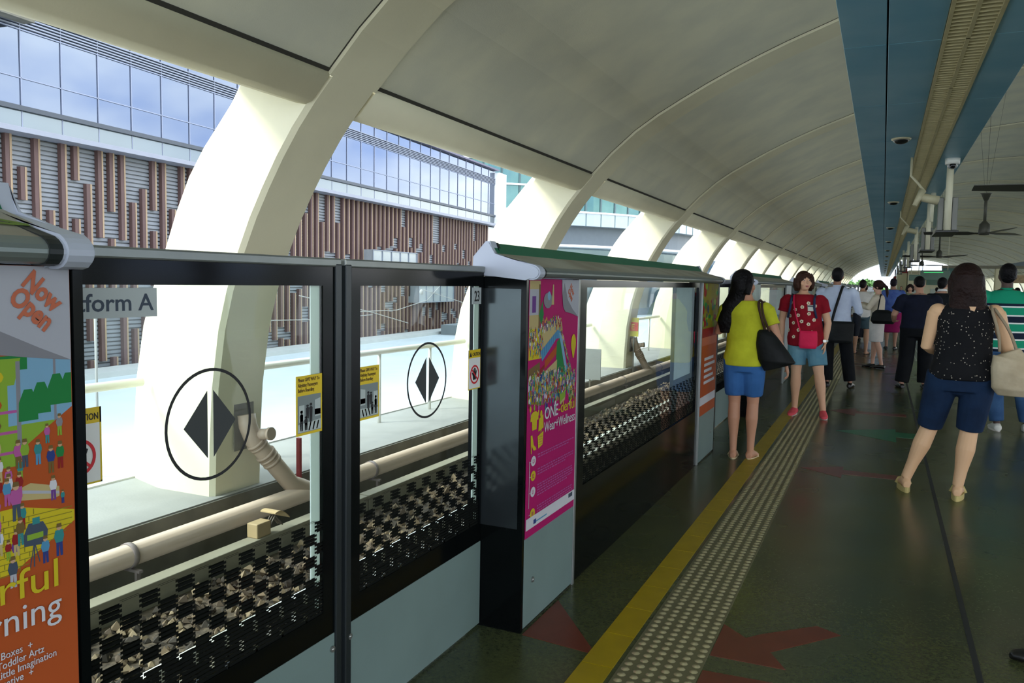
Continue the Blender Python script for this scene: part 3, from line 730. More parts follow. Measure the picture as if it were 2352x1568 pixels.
def magenta_poster(e, ya):
    R = random.Random(3); bm = NB(); box(bm, 0.0945, 0.0965, ya, ya+0.590, 0.403, 1.513); pb = obj('poster', bm, PM['magenta'], e); pb['label'] = 'magenta wear and wellness poster'
    P = Poster(pb, ya, 0.590)
    # shop front and upper hall
    P.rect(0, 0.20, 1.30, 1.505, 'tan'); P.rect(0.0, 0.17, 1.36, 1.47, 'pgrey'); P.rect(0.05, 0.12, 1.37, 1.44, 'purple'); P.rect(0.17, 0.20, 1.30, 1.49, 'brown')
    P.poly([(0.18,1.36),(0.24,1.42),(0.27,1.36),(0.22,1.31)], 'green')
    P.rect(0.0, 0.26, 1.17, 1.30, 'yellow'); P.poly([(0.2,1.30),(0.62,1.34),(0.66,1.28),(0.26,1.20)], 'tan')
    for i in range(90): P.man(R.uniform(0.01,0.27), R.uniform(1.17,1.28), 0.035, R.choice(CROWD), R.choice(CROWD))
    for i in range(40): P.man(R.uniform(0.22,0.62), R.uniform(1.275,1.32), 0.036, R.choice(CROWD), R.choice(CROWD))
    # blue glazed band and escalator
    P.poly([(0.22,1.20),(0.55,1.285),(0.62,1.275),(0.60,1.245),(0.53,1.245),(0.25,1.155)], 'blue')
    for i in range(9):
        u = 0.25+0.035*i; z = 1.21+0.0095*i; P.poly([(u,z),(u+0.004,z),(u+0.012,z-0.04),(u+0.008,z-0.04)], 'navy')
    P.poly([(0.30,1.155),(0.54,1.215),(0.55,1.18),(0.31,1.12)], 'orange'); P.poly([(0.2,1.12),(0.3,1.14),(0.28,1.02),(0.2,1.0)], 'dkred')
    P.poly([(0.54,1.23),(0.60,1.245),(0.80,0.99),(0.52,1.05)], 'green'); P.poly([(0.58,1.27),(0.63,1.27),(0.86,0.99),(0.81,0.99)], 'sky')
    P.poly([(0.32,1.11),(0.55,1.15),(0.55,1.05),(0.32,1.05)], 'tan'); P.poly([(0.36,1.10),(0.52,1.11),(0.52,1.05),(0.36,1.04)], 'slate')
    # awning
    P.poly([(0,1.13),(0.21,1.155),(0.21,1.10),(0,1.075)], 'brown')
    for i in range(8): P.poly([(0.005+0.026*i,1.078+0.003*i),(0.031+0.026*i,1.081+0.003*i),(0.031+0.026*i,1.035+0.004*i),(0.005+0.026*i,1.03+0.004*i)], 'green' if i % 2 else 'pwhite')
    P.poly([(0,1.035),(0.22,1.07),(0.40,1.01),(0.3,0.96),(0,0.985)], 'olive')
    # crowd
    for i in range(330):
        u = R.random(); z = R.uniform(0.955, 1.075) - 0.0*u
        if u > 0.85: z -= 0.02
        P.man(0.02+u*0.94, z, R.uniform(0.038,0.052), R.choice(CROWD), R.choice(CROWD), R.choice(['brown','slate','tan']))
    for i, u in enumerate((0.05,0.12,0.20,0.33,0.36,0.48,0.53,0.66,0.84,0.90)):
        P.man(u, 0.925+0.012*math.sin(i*3), 0.055, CROWD[i % 12], CROWD[(i*5+2) % 12])
    P.poly([(0.62,0.98),(0.74,1.0),(0.74,0.965),(0.62,0.945)], 'lime'); P.poly([(0.62,0.945),(0.74,0.965),(0.73,0.95),(0.63,0.935)], 'tan')
    for i in range(45): P.man(0.60+0.30*i/45+R.uniform(-.01,.01), 1.27-0.25*i/45+0.012, 0.03, R.choice(CROWD), R.choice(CROWD))
    # airship and balloons
    P.ell(0.34, 1.42, 0.085, 0.035, 'ogrey'); P.ell(0.36, 1.44, 0.03, 0.02, 'sky'); P.poly([(0.41,1.40),(0.46,1.40),(0.45,1.49),(0.43,1.49)], 'tan')
    P.ell(0.90, 1.21, 0.055, 0.045, 'yellow'); P.poly([(0.86,1.185),(0.94,1.185),(0.91,1.14),(0.89,1.14)], 'yellow')
    curl(P, 'magenta')
    # icons
    P.poly([(0.06,0.935),(0.10,0.945),(0.15,0.945),(0.19,0.935),(0.20,0.905),(0.17,0.905),(0.165,0.865),(0.085,0.865),(0.08,0.905),(0.05,0.905)], 'yellow')
    P.poly([(0.21,0.905),(0.29,0.92),(0.30,0.86),(0.20,0.85)], 'yellow'); P.ell(0.25, 0.925, 0.02, 0.016, 'yellow')
    P.poly([(0.06,0.845),(0.09,0.845),(0.12,0.80),(0.16,0.785),(0.17,0.775),(0.12,0.775),(0.08,0.80),(0.08,0.765),(0.07,0.765)], 'yellow')
    P.poly([(0.19,0.83),(0.30,0.845),(0.285,0.785),(0.205,0.775)], 'yellow'); P.poly([(0.23,0.83),(0.25,0.87),(0.27,0.84),(0.25,0.855)], 'yellow')
    for i in range(4): P.rect(0.21+0.0*i, 0.28, 0.79+0.011*i, 0.792+0.011*i, 'magenta')
    # listing lines and badges
    P.rect(0.045, 0.052, 0.53, 0.735, 'pwhite')
    zz = [(0.730,'pwhite',2),(0.665,'yellow',3),(0.595,'pwhite',5),(0.500,'yellow',4)]
    for z, c, n in zz:
        P.ell(0.12, z, 0.045, 0.022, c, 18); P.rect(0.045, 0.08, z-0.001, z+0.001, 'pwhite')
        for i in range(n):
            u = 0.20; ze = z+0.017-0.0115*i
            while u < 0.93-0.25*R.random()*(i == n-1):
                L = R.uniform(0.02, 0.05); P.poly([(u,ze),(u+L,ze),(u+L,ze+0.0052),(u,ze+0.0052)], 'pink'); u += L+0.012
    P.poly([(0,0.455),(1,0.475),(1,0.512),(0,0.512)] if False else [(0,0.438),(1,0.438),(1,0.500-0.012),(0,0.488)], 'pwhite')
    P.rect(0.14, 0.19, 0.448, 0.468, 'navy'); P.rect(0.19, 0.4, 0.452, 0.458, 'blue'); P.rect(0.86, 0.95, 0.462, 0.482, 'slate')
    P.done()
    words(pb, [('headline','ONE',0.31,0.893,0.075,'pwhite',0.27,0,0.0009,'LEFT'), ('headline','-derful',0.59,0.897,0.075,'yellow',0.37,0,0,'LEFT'), ('headline','Wear+Wellness',0.31,0.835,0.066,'pwhite',0.65,0,0,'LEFT'),
               ('badge_text','L3',0.12,0.721,0.026,'magenta',0.8,0,0,'CENTER'),('badge_text','L2',0.12,0.656,0.026,'magenta',0.8,0,0,'CENTER'),('badge_text','L1',0.12,0.586,0.026,'magenta',0.8,0,0,'CENTER'),('badge_text','B1',0.12,0.491,0.026,'magenta',0.8,0,0,'CENTER'),
               ('curl_text','Now',0.785,1.478,0.038,'redtext',0.8,-0.75,0.0014,'LEFT'),('curl_text','Open',0.745,1.457,0.038,'redtext',0.8,-0.75,0.0014,'LEFT')], ya=ya, wd=0.590, x=0.0995)
def orange_poster(e, ya, wd=0.590, near=True):
    R = random.Random(8); bm = NB(); box(bm, 0.0945, 0.0965, ya, ya+wd, 0.403, 1.513); pb = obj('poster', bm, PM['orange'], e); pb['label'] = 'orange learning poster'
    P = Poster(pb, ya, wd)
    P.rect(0, 1, 1.16, 1.36, 'lime'); P.rect(0.80, 1, 1.24, 1.36, 'sky'); P.rect(0.0, 0.86, 1.335, 1.36, 'green')
    P.poly([(0,1.30),(0.82,1.31),(0.84,1.355),(0,1.36)], 'lime')
    P.ell(0.70, 1.325, 0.09, 0.020, 'yellow', 18)
    for i in range(3): P.rect(0, 0.83, 1.262-0.035*i, 1.267-0.035*i, 'pink')
    for i in range(14): P.ell(0.05+0.055*i, 1.278, 0.018, 0.009, R.choice(['orange','yellow','brown']), 10); P.ell(0.05+0.055*i, 1.243, 0.015, 0.008, R.choice(['teal','lime','brown']), 8)
    P.rect(0.825, 0.838, 1.17, 1.35, 'ogrey'); P.rect(0.94, 0.948, 1.22, 1.35, 'ogrey')
    for u, z in ((0.86,1.27),(0.90,1.28),(0.95,1.292),(0.99,1.292)):
        P.poly([(u-0.03,z-0.025),(u+0.03,z-0.025),(u+0.028,z+0.008),(u+0.012,z+0.03),(u-0.012,z+0.03),(u-0.028,z+0.008)], 'green')
    P.poly([(0.845,1.0),(1,1.0),(1,1.26),(0.92,1.23),(0.845,1.20)], 'orange'); P.rect(0, 0.845, 1.0, 1.17, 'orange')
    P.poly([(0,1.10),(0.82,1.098),(1,1.068),(1,1.048),(0.80,0.985),(0,0.985)], 'yellow')
    for i in range(10):
        z = 0.992+0.0105*i; P.poly([(0,z),(0.99,z-0.012),(0.99,z-0.0105),(0,z+0.0012)], 'olive')
        for j in range(26): P.poly([(0.03*j+0.015*(i % 2)+0.1,z-0.0003*j),(0.03*j+0.015*(i % 2)+0.103,z-0.0003*j),(0.03*j+0.015*(i % 2)+0.103,z+0.0095-0.0003*j),(0.03*j+0.015*(i % 2)+0.1,z+0.0095-0.0003*j)], 'olive')
    P.poly([(0.78,0.97),(1.0,1.043),(1.0,0.97)], 'orange')
    P.poly([(0.83,1.108),(0.93,1.098),(0.95,1.10),(0.95,1.118),(0.86,1.135),(0.83,1.13)], 'tan'); P.poly([(0.83,1.12),(0.95,1.104),(0.95,1.109),(0.83,1.126)], 'pgrey')
    P.poly([(0.835,1.025),(0.905,1.02),(0.91,1.045),(0.895,1.062),(0.85,1.064),(0.835,1.045)], 'slate'); P.rect(0.862,0.885,1.060,1.072,'teal'); P.rect(0.845,0.895,1.034,1.044,'lime')
    for i in range(150): P.man(R.uniform(0,0.84), R.uniform(1.0,1.2), R.uniform(0.035,0.05), R.choice(CROWD), R.choice(CROWD))
    for u, z, h, b_, l_ in ((0.825,1.165,0.05,'pink','brown'),(0.845,1.165,0.05,'lime','slate'),(0.915,1.20,0.035,'pink','teal'),(0.955,1.21,0.04,'ogrey','lime'),(0.885,1.165,0.045,'teal','blue'),(0.925,1.145,0.05,'navy','brown'),(0.955,1.15,0.05,'green','dkred'),(0.815,1.075,0.068,'pink','slate'),(0.93,1.095,0.045,'pwhite','purple'),(0.96,1.085,0.025,'teal','navy'),(0.825,1.03,0.05,'brown','teal'),(0.90,0.985,0.05,'blue','navy'),(0.945,0.99,0.06,'teal','navy'),(0.80,0.96,0.055,'slate','pgrey')):
        P.man(u, z, h, b_, l_)
    P.poly([(0.862,0.985),(0.866,0.985),(0.868,1.03),(0.864,1.03)], 'slate'); P.poly([(0.85,0.985),(0.853,0.985),(0.867,1.028),(0.864,1.028)], 'slate'); P.poly([(0.88,0.99),(0.883,0.992),(0.868,1.028),(0.865,1.028)], 'slate')
    P.poly([(0.5,1.513),(0.5,1.44),(0.58,1.375),(0.75,1.365),(0.9,1.352),(1.0,1.345),(1.0,1.513)], 'pgrey')
    P.poly([(0.5,1.46),(0.58,1.375),(0.75,1.365),(0.9,1.352),(1.0,1.345),(0.9,1.37),(0.72,1.42),(0.5,1.50)], 'ogrey')
    P.rect(0, 1, 0.50, 0.54, 'pwhite')
    P.done()
    its = [('headline','ONE',0.29,0.937,0.075,'pwhite',0.27,0,0.0009,'LEFT'), ('headline','-derful',0.945,0.937,0.075,'yellow',0.37,0,0,'RIGHT'), ('headline','Play+Learning',0.945,0.8815,0.066,'pwhite',0.62,0,0,'RIGHT'),
           ('curl_text','Now',0.845,1.482,0.048,'redtext',0.78,-0.72,0.0018,'LEFT'),('curl_text','Open',0.805,1.455,0.048,'redtext',0.78,-0.72,0.0018,'LEFT')]
    for i, (t_, ur) in enumerate((('Toy Boxes  +',0.85),('+ Toddler Artz',0.885),('Little Imagination',0.925),('Creative  +',0.85))):
        its.append(('list_text', t_, ur, 0.842-0.0165*i, 0.0185, 'pwhite', 0.85, 0, 0, 'RIGHT'))
    words(pb, its, ya=ya, wd=wd, x=0.0995)
magenta_poster(uB, Y1+0.006)
orange_poster(uA, Y1-UP+3.56+0.072)
# red-orange poster on the far column of the second unit
def red_poster(e, ya, wd=0.655):
    R = random.Random(4); bm = NB(); box(bm, 0.0945, 0.0965, ya, ya+wd, 0.403, 1.513); pb = obj('poster', bm, PM['orange'], e); pb['label'] = 'orange poster with a green picture above a red band'
    P = Poster(pb, ya, wd)
    P.rect(0,1,1.12,1.513,'olive')
    for i in range(60): P.ell(R.random(), R.uniform(1.16,1.50), R.uniform(0.03,0.1), R.uniform(0.015,0.04), R.choice(['green','brown','slate','lime','dkred','olive']), 9)
    P.rect(0,1,1.06,1.135,'dkred'); P.rect(0,1,0.99,1.06,'redtext'); P.rect(0,1,0.49,0.56,'pwhite')
    for i in range(5): P.rect(0.2, 0.9-0.1*(i % 3), 0.66+0.05*i, 0.685+0.05*i, 'pwhite')
    P.done()
red_poster(uB, Y1+3.56+0.006)
bm = NB(); box(bm, 0.0945, 0.0965, Y1+UP+0.006, Y1+UP+0.594, 0.403, 1.513); pb = obj('poster', bm, mat('pale_green_poster', (150, 172, 158), 0.4, noise_=(4, 0.2)), uC)
bm = NB(); box(bm, 0.0945, 0.0965, Y1+UP+3.566, Y1+UP+4.224, 0.403, 1.513); pb = obj('poster', bm, mat('pale_grey_poster', (158, 170, 172), 0.4, noise_=(4, 0.25)), uC)
# ------------------------------------------------------------------ buildings across the track
FO = Vector((-20.65, 17.2, -1.5)); FD = Vector((-0.0847, 0.9964, 0)).normalized(); FN = Vector((FD.y, -FD.x, 0))
def fbox(bm, s0, s1, n0, n1, z0, z1, mi=0):
    vs = [bm.verts.new(Vector((FO.x, FO.y, 0)) + FD*s + FN*n + Vector((0,0,z))) for s, n, z in ((s0,n0,z0),(s1,n0,z0),(s1,n1,z0),(s0,n1,z0),(s0,n0,z1),(s1,n0,z1),(s1,n1,z1),(s0,n1,z1))]
    for q in ((0,3,2,1),(4,5,6,7),(0,1,5,4),(1,2,6,5),(2,3,7,6),(3,0,4,7)):
        f = bm.faces.new([vs[i] for i in q]); f.material_index = mi
S0, S1 = -14.0, 33.2
bl = empty('mall_building', FO + FD*10, 'long building across the track with blue glass upper floor over brown louvred fins', 'building')
bm = NB(); fbox(bm, S0, S1, -20, -0.3, -1.5, 9.0); obj('building_body', bm, mat('mall_wall', (150, 152, 158), 0.8), bl)
M_refl = mat('reflective_glass', (98, 108, 124), 0.04, metal=0.9, noise_=(0.3, 0.05))
bm = NB(); fbox(bm, S0, S1, -0.3, 0.10, 6.02, 9.12); o = obj('glass_curtain_wall', bm, M_refl, bl)
bm = NB()
s = -3.95-1.283*8
while s < S1:
    if s > S0: fbox(bm, s-0.014, s+0.014, 0.10, 0.13, 5.42, 9.12)
    s += 1.283
obj('mullion', bm, mat('mullion_grey', (126, 134, 152), 0.5, metal=0.3), bl)
bm = NB(); fbox(bm, S0, S1, 0.10, 0.13, 6.83, 6.86); fbox(bm, S0, S1, 0.10, 0.14, 8.13, 8.16); obj('transom', bm, mat('mullion_grey', (126, 134, 152)), bl)
bm = NB()
for i in range(5): fbox(bm, S0, S1, 0.10, 0.17, 8.20+0.085*i, 8.235+0.085*i)
obj('louvre_band', bm, mat('louvre_pale', (126, 132, 144), 0.6, metal=0.2), bl)
bm = NB(); fbox(bm, S0, S1+0.2, -0.3, 0.35, 9.12, 9.22); obj('roof_edge', bm, mat('roof_edge_dk', (90, 86, 104), 0.6), bl)
bm = NB(); fbox(bm, S0, S1, -0.3, 0.22, 5.95, 6.08); obj('dark_ledge', bm, mat('ledge_dk', (54, 62, 70), 0.5), bl)
bm = NB(); fbox(bm, S0, S1, -0.3, 0.12, 5.42, 5.95); obj('spandrel_glass', bm, mat('spandrel', (108, 118, 122), 0.15, metal=0.6, noise_=(0.6, 0.05)), bl)
bm = NB(); fbox(bm, S0, S1, -0.3, 0.75, 5.26, 5.40); obj('canopy_ledge', bm, mat('canopy_grey', (128, 132, 142), 0.5), bl)
# corrugated siding behind the fins
bm = NB(); z = -1.5
while z < 5.26:
    fbox(bm, S0, S1-1.2, -0.3, 0.06, z, z+0.085); fbox(bm, S0, S1-1.2, -0.3, 0.0, z+0.085, z+0.13); z += 0.13
o = obj('corrugated_siding', bm, mat('siding', (116, 120, 124), 0.6, noise_=(2, 0.12)), bl)
o2 = NB(); R = random.Random(21); s = S0
while s < S1-1.4:
    dense = 1.0 if s > 9 else 0.0
    z = 5.26 if R.random() < 0.62+0.25*dense else 5.26 - R.uniform(0.3, 2.0)
    wd = 0.13
    while z > -1.4:
        L = R.uniform(0.8, 3.4) if not dense else R.uniform(1.4, 4.2)
        z1 = max(-1.5, z-L)
        fbox(o2, s, s+wd, 0.06, 0.20, z1, z, 0); fbox(o2, s+wd, s+wd+0.03, 0.06, 0.21, z1, z, 1); fbox(o2, s+wd+0.045, s+wd+0.065, 0.06, 0.2, z1, z, 1)
        z = z1 - (R.uniform(0.4, 1.3) if not dense else R.uniform(0.25, 0.7))
    s += 0.43
obj('brown_fins', o2, [mat('fin_brown', (84, 62, 58), 0.7, noise_=(1.5, 0.12)), mat('fin_edge', (150, 128, 100), 0.6)], bl)
for a, b, z0, z1 in ((15.4, 20.1, 2.15, 2.95), (20.4, 25.0, 0.24, 1.22)):
    bm = NB(); fbox(bm, a, b, 0.0, 0.72, z0, z1); f = obj('window_box', bm, mat('box_pale', (150, 158, 162), 0.15, metal=0.3), bl)
    bm = NB()
    for i in range(6): fbox(bm, a+(b-a)*i/5-0.03, a+(b-a)*i/5+0.03, 0.72, 0.76, z0, z1)
    fbox(bm, a, b, 0.72, 0.76, z1-0.05, z1); fbox(bm, a, b, 0.72, 0.76, z0, z0+0.05); obj('window_frame', bm, mat('frame_grey', (110, 118, 126), 0.5), f)
bm = NB(); fbox(bm, S1-0.1, S1+1.3, -6, 0.45, 3.9, 9.0); fbox(bm, S1-1.4, S1+0.6, -6, 0.2, -1.5, 5.2)
obj('end_pylon', bm, mat('pylon_white', (236, 238, 240), 0.7), bl)
bm = NB(); fbox(bm, S0, S1, 0.4, 1.6, -1.5, -1.34); obj('base_curb', bm, mat('curb', (170, 172, 168), 0.8), bl)
bm = NB(); fbox(bm, 21, 27, 1.8, 4.5, -1.5, -0.95); tag(obj('roof_plinth', bm, mat('plinth_grey', (112, 120, 122), 0.8)), 'low dark grey plinth on the deck in front of the brown fins', 'plinth')
fx = empty('soffit_piece', FO+FD*(-3)+Vector((0,0,9.2)), 'grey canopy piece at the top left corner high on the glass building', 'lamp')  # small canopy piece with a dark soffit, not a lamp
bm = NB(); fbox(bm, -4.4, -2.65, 0.15, 0.9, 8.36, 8.46); obj('arm', bm, mat('canopy_grey', (160,166,178)), fx)
bm = NB(); fbox(bm, -3.9, -2.75, 0.4, 0.8, 8.22, 8.36); obj('dark_soffit', bm, M_dark, fx)
# curved green glass tower
TC = Vector((-46, 86, 0)); TR = 30.0
tw = empty('glass_tower', TC+Vector((0,0,-2)), 'round green glass tower with pale bands seen between the second and fourth ribs', 'building')
def cyl_band(r, z0, z1, m, name, seg=96, parent=tw):
    bm = NB(); prism(bm, [(TC.x+r*math.cos(2*math.pi*i/seg), TC.y+r*math.sin(2*math.pi*i/seg)) for i in range(seg)], z0, z1, plane='xy'); return obj(name, bm, m, parent)
gz = mat('tower_glass', (56, 92, 92), 0.08, metal=0.6, noise_=(0.25, 0.35), rgb2=(84, 118, 118))
cyl_band(TR-1.5, -2, 4.6, mat('podium_glass', (104, 122, 132), 0.1, metal=0.6, noise_=(0.2, 0.2)), 'podium_glass')
cyl_band(TR+0.6, 4.6, 4.8, mat('tower_white', (226, 232, 230), 0.5), 'band')
cyl_band(TR-1.0, 4.8, 6.5, mat('tower_grey', (88, 98, 104), 0.5), 'recess_wall')
cyl_band(TR+0.1, 6.5, 7.6, mat('tower_pale', (146, 158, 164), 0.25, metal=0.3), 'spandrel')
cyl_band(TR+0.25, 7.6, 7.75, mat('tower_white', (226, 232, 230)), 'band')
for i in range(6):
    z = 7.75 + 2.1*i
    cyl_band(TR, z, z+1.95, gz, 'glass_storey'); cyl_band(TR+0.25, z+1.95, z+2.1, mat('tower_white', (226, 232, 230)), 'band')
bm = NB()
for i in range(120):
    a = 2*math.pi*i/120; c = TC + Vector((math.cos(a), math.sin(a), 0))*(TR+0.05); box(bm, c.x-0.06, c.x+0.06, c.y-0.06, c.y+0.06, 6.5, 20)
obj('mullion', bm, mat('tower_mull', (90, 112, 112), 0.5), tw)
# pale balcony block behind the building corner
bb = empty('balcony_block', (-34, 54, -2), 'pale block with triangular balconies behind the corner of the glass building', 'building')
bm = NB(); box(bm, -38, -31, 52.5, 56, -1.76, 22); obj('block_body', bm, mat('block_blue', (130, 150, 158), 0.2, metal=0.3), bb)
for i in range(8):
    bm = NB(); box(bm, -31, -29.6, 52.2, 54.5, 1.5+2.3*i, 1.9+2.3*i); obj('balcony', bm, mat('block_white', (230, 234, 234)), bb)
# lower buildings down the line
bd = empty('office_block', (-30, 150, -2), 'grey-blue low office block far down beyond the ribs', 'building')
bm = NB(); box(bm, -60, -22, 125, 170, -2, 5.2); obj('block_body', bm, mat('office_wall', (120, 130, 136), 0.4), bd)
bm = NB()
for i in range(3): box(bm, -60.2, -21.8, 124.8, 170, 0.6+1.6*i, 1.3+1.6*i)
obj('window_band', bm, mat('office_glass', (96, 120, 136), 0.1, metal=0.5), bd)
# trees beyond the platform end
M_leaf = mat('leaf_green', (86, 128, 62), 0.8, noise_=(1.2, 0.4)); M_trunk = mat('trunk', (90, 76, 58), 0.9)
def tree(x, y, r, h, lab, seed):
    R = random.Random(seed); e = empty('tree', (x, y, -1.76), lab, 'tree')
    bm = NB(); tube(bm, [(x,y,-1.76),(x+0.1,y,h-r*0.6),(x,y,h)], [0.3,0.2,0.08]); obj('trunk', bm, M_trunk, e)
    bm = NB()
    for i in range(1500):
        d = Vector((R.gauss(0,1), R.gauss(0,1), R.gauss(0,1))).normalized()*(R.random()**0.4)
        k = 1 + 0.25*noise.noise(d*2.2+Vector((seed, 0, 0)))
        c = Vector((x, y, h)) + Vector((d.x*r*k, d.y*r*k, d.z*r*0.75*k)); s_ = 0.35
        n = Vector((R.gauss(0,1), R.gauss(0,1), R.gauss(0,1))).normalized(); u, v = frame_of(n)
        bm.faces.new([bm.verts.new(c+u*s_*a+v*s_*b) for a, b in ((-1,0),(0,-0.7),(1,0),(0,0.7))])
    obj('foliage', bm, M_leaf, e, recalc=False)
tree(-6.5, 205, 3.2, 0.9, 'leafy green tree beyond the platform end, leftmost of the clump', 1)
tree(-2.4, 214, 2.9, 1.4, 'leafy green tree beyond the platform end, middle of the clump', 2)
tree(1.6, 208, 2.2, -0.2, 'leafy green tree beyond the platform end, rightmost and lowest of the clump', 3)
tree(20, 215, 5, 0.6, 'leafy green tree far beyond the right side of the platform', 4)
# ------------------------------------------------------------------ blue service trunk with light fittings
TZ = 3.5
M_blue = mat('trunk_blue', (98, 152, 172), 0.38, spec=0.5, noise_=(1.1, 0.2), rgb2=(128, 170, 184))
tk = empty('ceiling_duct', (1.76, 30, TZ), 'long blue panelled service duct running overhead along the platform', 'ceiling duct')
M_gap = mat('shadow_gap', (60, 58, 50))
segL = 2.4; y = -2.0; i = 0
bm = NB(); box(bm, 1.06, 2.46, -3, 158, TZ+0.13, TZ+0.55); box(bm, 1.05, 1.09, -3, 158, TZ+0.05, TZ+0.13); box(bm, 2.42, 2.46, -3, 158, TZ+0.05, TZ+0.13); obj('duct_body', bm, mat('duct_side', (70, 84, 92), 0.6), tk)
panels = {}
y = -2.2; n_ = 0
while y < 156:
    L = 2.4 if y < 60 else 12.0
    for (a, b) in ((1.035, 1.362), (1.376, 1.768), (2.132, 2.47)):
        bm = NB(); box(bm, a, b, y+0.004, y+L-0.004, TZ, TZ+0.05, bev=0.004 if y < 30 else 0)
        obj('duct_panel', bm, M_blue, tk)
    y += L
# louvred light fittings in the trough
M_louv = mat('louvre_beige', (190, 178, 132), 0.55, noise_=(6, 0.15))
M_tubew = mat('lamp_tube', (190, 188, 170), 0.4)
def fitting(y0, L, name_i, detail):
    e = empty('louvred_light', (1.95, y0+L/2, TZ), name_i, 'ceiling light', 'louvred light fittings in the duct')
    bm = NB()
    box(bm, 1.772, 1.80, y0, y0+L-0.006, TZ-0.012, TZ+0.11); box(bm, 2.10, 2.128, y0, y0+L-0.006, TZ-0.012, TZ+0.11); 
    box(bm, 1.80, 2.10, y0, y0+0.02, TZ-0.012, TZ+0.1); obj('housing', bm, M_louv, e)
    bm = NB(); box(bm, 1.80, 2.10, y0, y0+L-0.006, TZ+0.10, TZ+0.115); obj('reflector', bm, mat('fitting_inner', (96, 88, 52), 0.6), e)
    bm = NB()
    n = int(L/ (0.09 if detail else 0.15))
    for k in range(1, n):
        yy = y0 + L*k/n; box(bm, 1.80, 2.10, yy-0.005, yy+0.005, TZ-0.010, TZ+0.045)
    box(bm, 1.935, 1.965, y0, y0+L-0.006, TZ-0.012, TZ+0.055); obj('louvre', bm, M_louv, e)
    if detail:
        for x in (1.86, 2.04):
            bm = NB(); tube(bm, [(x, y0+0.05, TZ+0.075), (x, y0+L-0.05, TZ+0.075)], 0.014, n=8); obj('lamp_tube', bm, M_tubew, e)
    return e
lab = 'beige louvred strip light set in the blue duct, one of the continuous row'
y = 2.15; k = 0
while y < 28: fitting(y, 1.75, lab, True); y += 1.75
while y < 150: fitting(y, 7.0, lab, False); y += 7.0
# dark round speakers under the duct
for k in range(14):
    y = 12.03 + 8.7*k
    L = ['nearest dark domed ceiling speaker under the blue duct', 'second dark domed ceiling speaker along the blue duct', 'third dark domed ceiling speaker along the blue duct'][k] if k < 3 else 'dark domed ceiling speaker far along the blue duct'
    e = empty('ceiling_speaker', (1.558, y, TZ), L, 'ceiling speaker', None if k < 3 else 'far ceiling speakers')
    bm = NB(); ball(bm, (1.558, y, TZ-0.005), 0.125, 0.125, 0.045, seg=20, rings=10); obj('rim', bm, mat('speaker_rim', (170, 162, 130), 0.4, metal=0.3), e)
    bm = NB(); ball(bm, (1.558, y-0.01, TZ-0.02), 0.102, 0.102, 0.055, seg=20, rings=10); obj('dome', bm, mat('speaker_dark', (26, 28, 26), 0.25), e)
# hanging information displays
M_pole = mat('steel_pole', (226, 222, 194), 0.35, metal=0.0, noise_=(4, 0.1))
M_case = mat('display_case', (104, 106, 100), 0.4, metal=0.3)
labs = ['nearest hanging information display on a shiny steel pole', 'second hanging information display on a steel pole, beyond the nearest', 'third hanging information display on a steel pole']
for k, (y, px, zb) in enumerate(((14.5, 2.30, 2.42), (21.5, 2.34, 2.42), (29.5, 2.34, 2.42), (38.5, 2.34, 2.42), (47.5, 2.34, 2.42), (57, 2.34, 2.42), (68, 2.34, 2.42))):
    e = empty('hanging_display', (px, y, TZ), labs[k] if k < 3 else 'hanging information display far along the platform', 'information display', None if k < 3 else 'far hanging displays')
    bm = NB(); tube(bm, [(px, y-0.19, zb+0.0), (px, y-0.19, TZ)], 0.05, n=18); obj('pole', bm, M_pole, e)
    bm = NB(); box(bm, px-0.14, px-0.055, y-0.12, y+1.05, zb, zb+0.52, bev=0.01); box(bm, px+0.055, px+0.14, y-0.12, y+1.05, zb, zb+0.52, bev=0.01); obj('screen_case', bm, M_case, e)
    bm = NB(); box(bm, px-0.16, px+0.16, y-0.20, y+1.1, zb-0.03, zb, bev=0.006); obj('bottom_tray', bm, mat('tray_dark', (46, 48, 46), 0.4), e)
    bm = NB(); box(bm, px-0.145, px-0.139, y-0.02, y+0.98, zb+0.06, zb+0.46); box(bm, px+0.139, px+0.145, y-0.02, y+0.98, zb+0.06, zb+0.46); obj('screen', bm, mat('screen_green', (70, 104, 84), 0.1), e)
# dome camera at the head of the first pole
e = empty('dome_camera', (2.31, 14.1, TZ), 'white dome security camera above the shiny steel pole', 'security camera')
bm = NB(); tube(bm, [(2.31, 14.1, TZ-0.09), (2.31, 14.1, TZ)], [0.10, 0.105], n=24); obj('camera_base', bm, mat('camera_white', (224, 224, 214), 0.35), e)
bm = NB(); ball(bm, (2.31, 14.1, TZ-0.09), 0.078, 0.078, 0.075, seg=24, rings=12); obj('camera_dome', bm, mat('dome_grey', (150, 152, 150), 0.1), e)
bm = NB(); ball(bm, (2.31, 14.05, TZ-0.11), 0.046, 0.046, 0.05, seg=16, rings=10); obj('lens', bm, mat('lens_black', (18, 18, 20), 0.1), e)
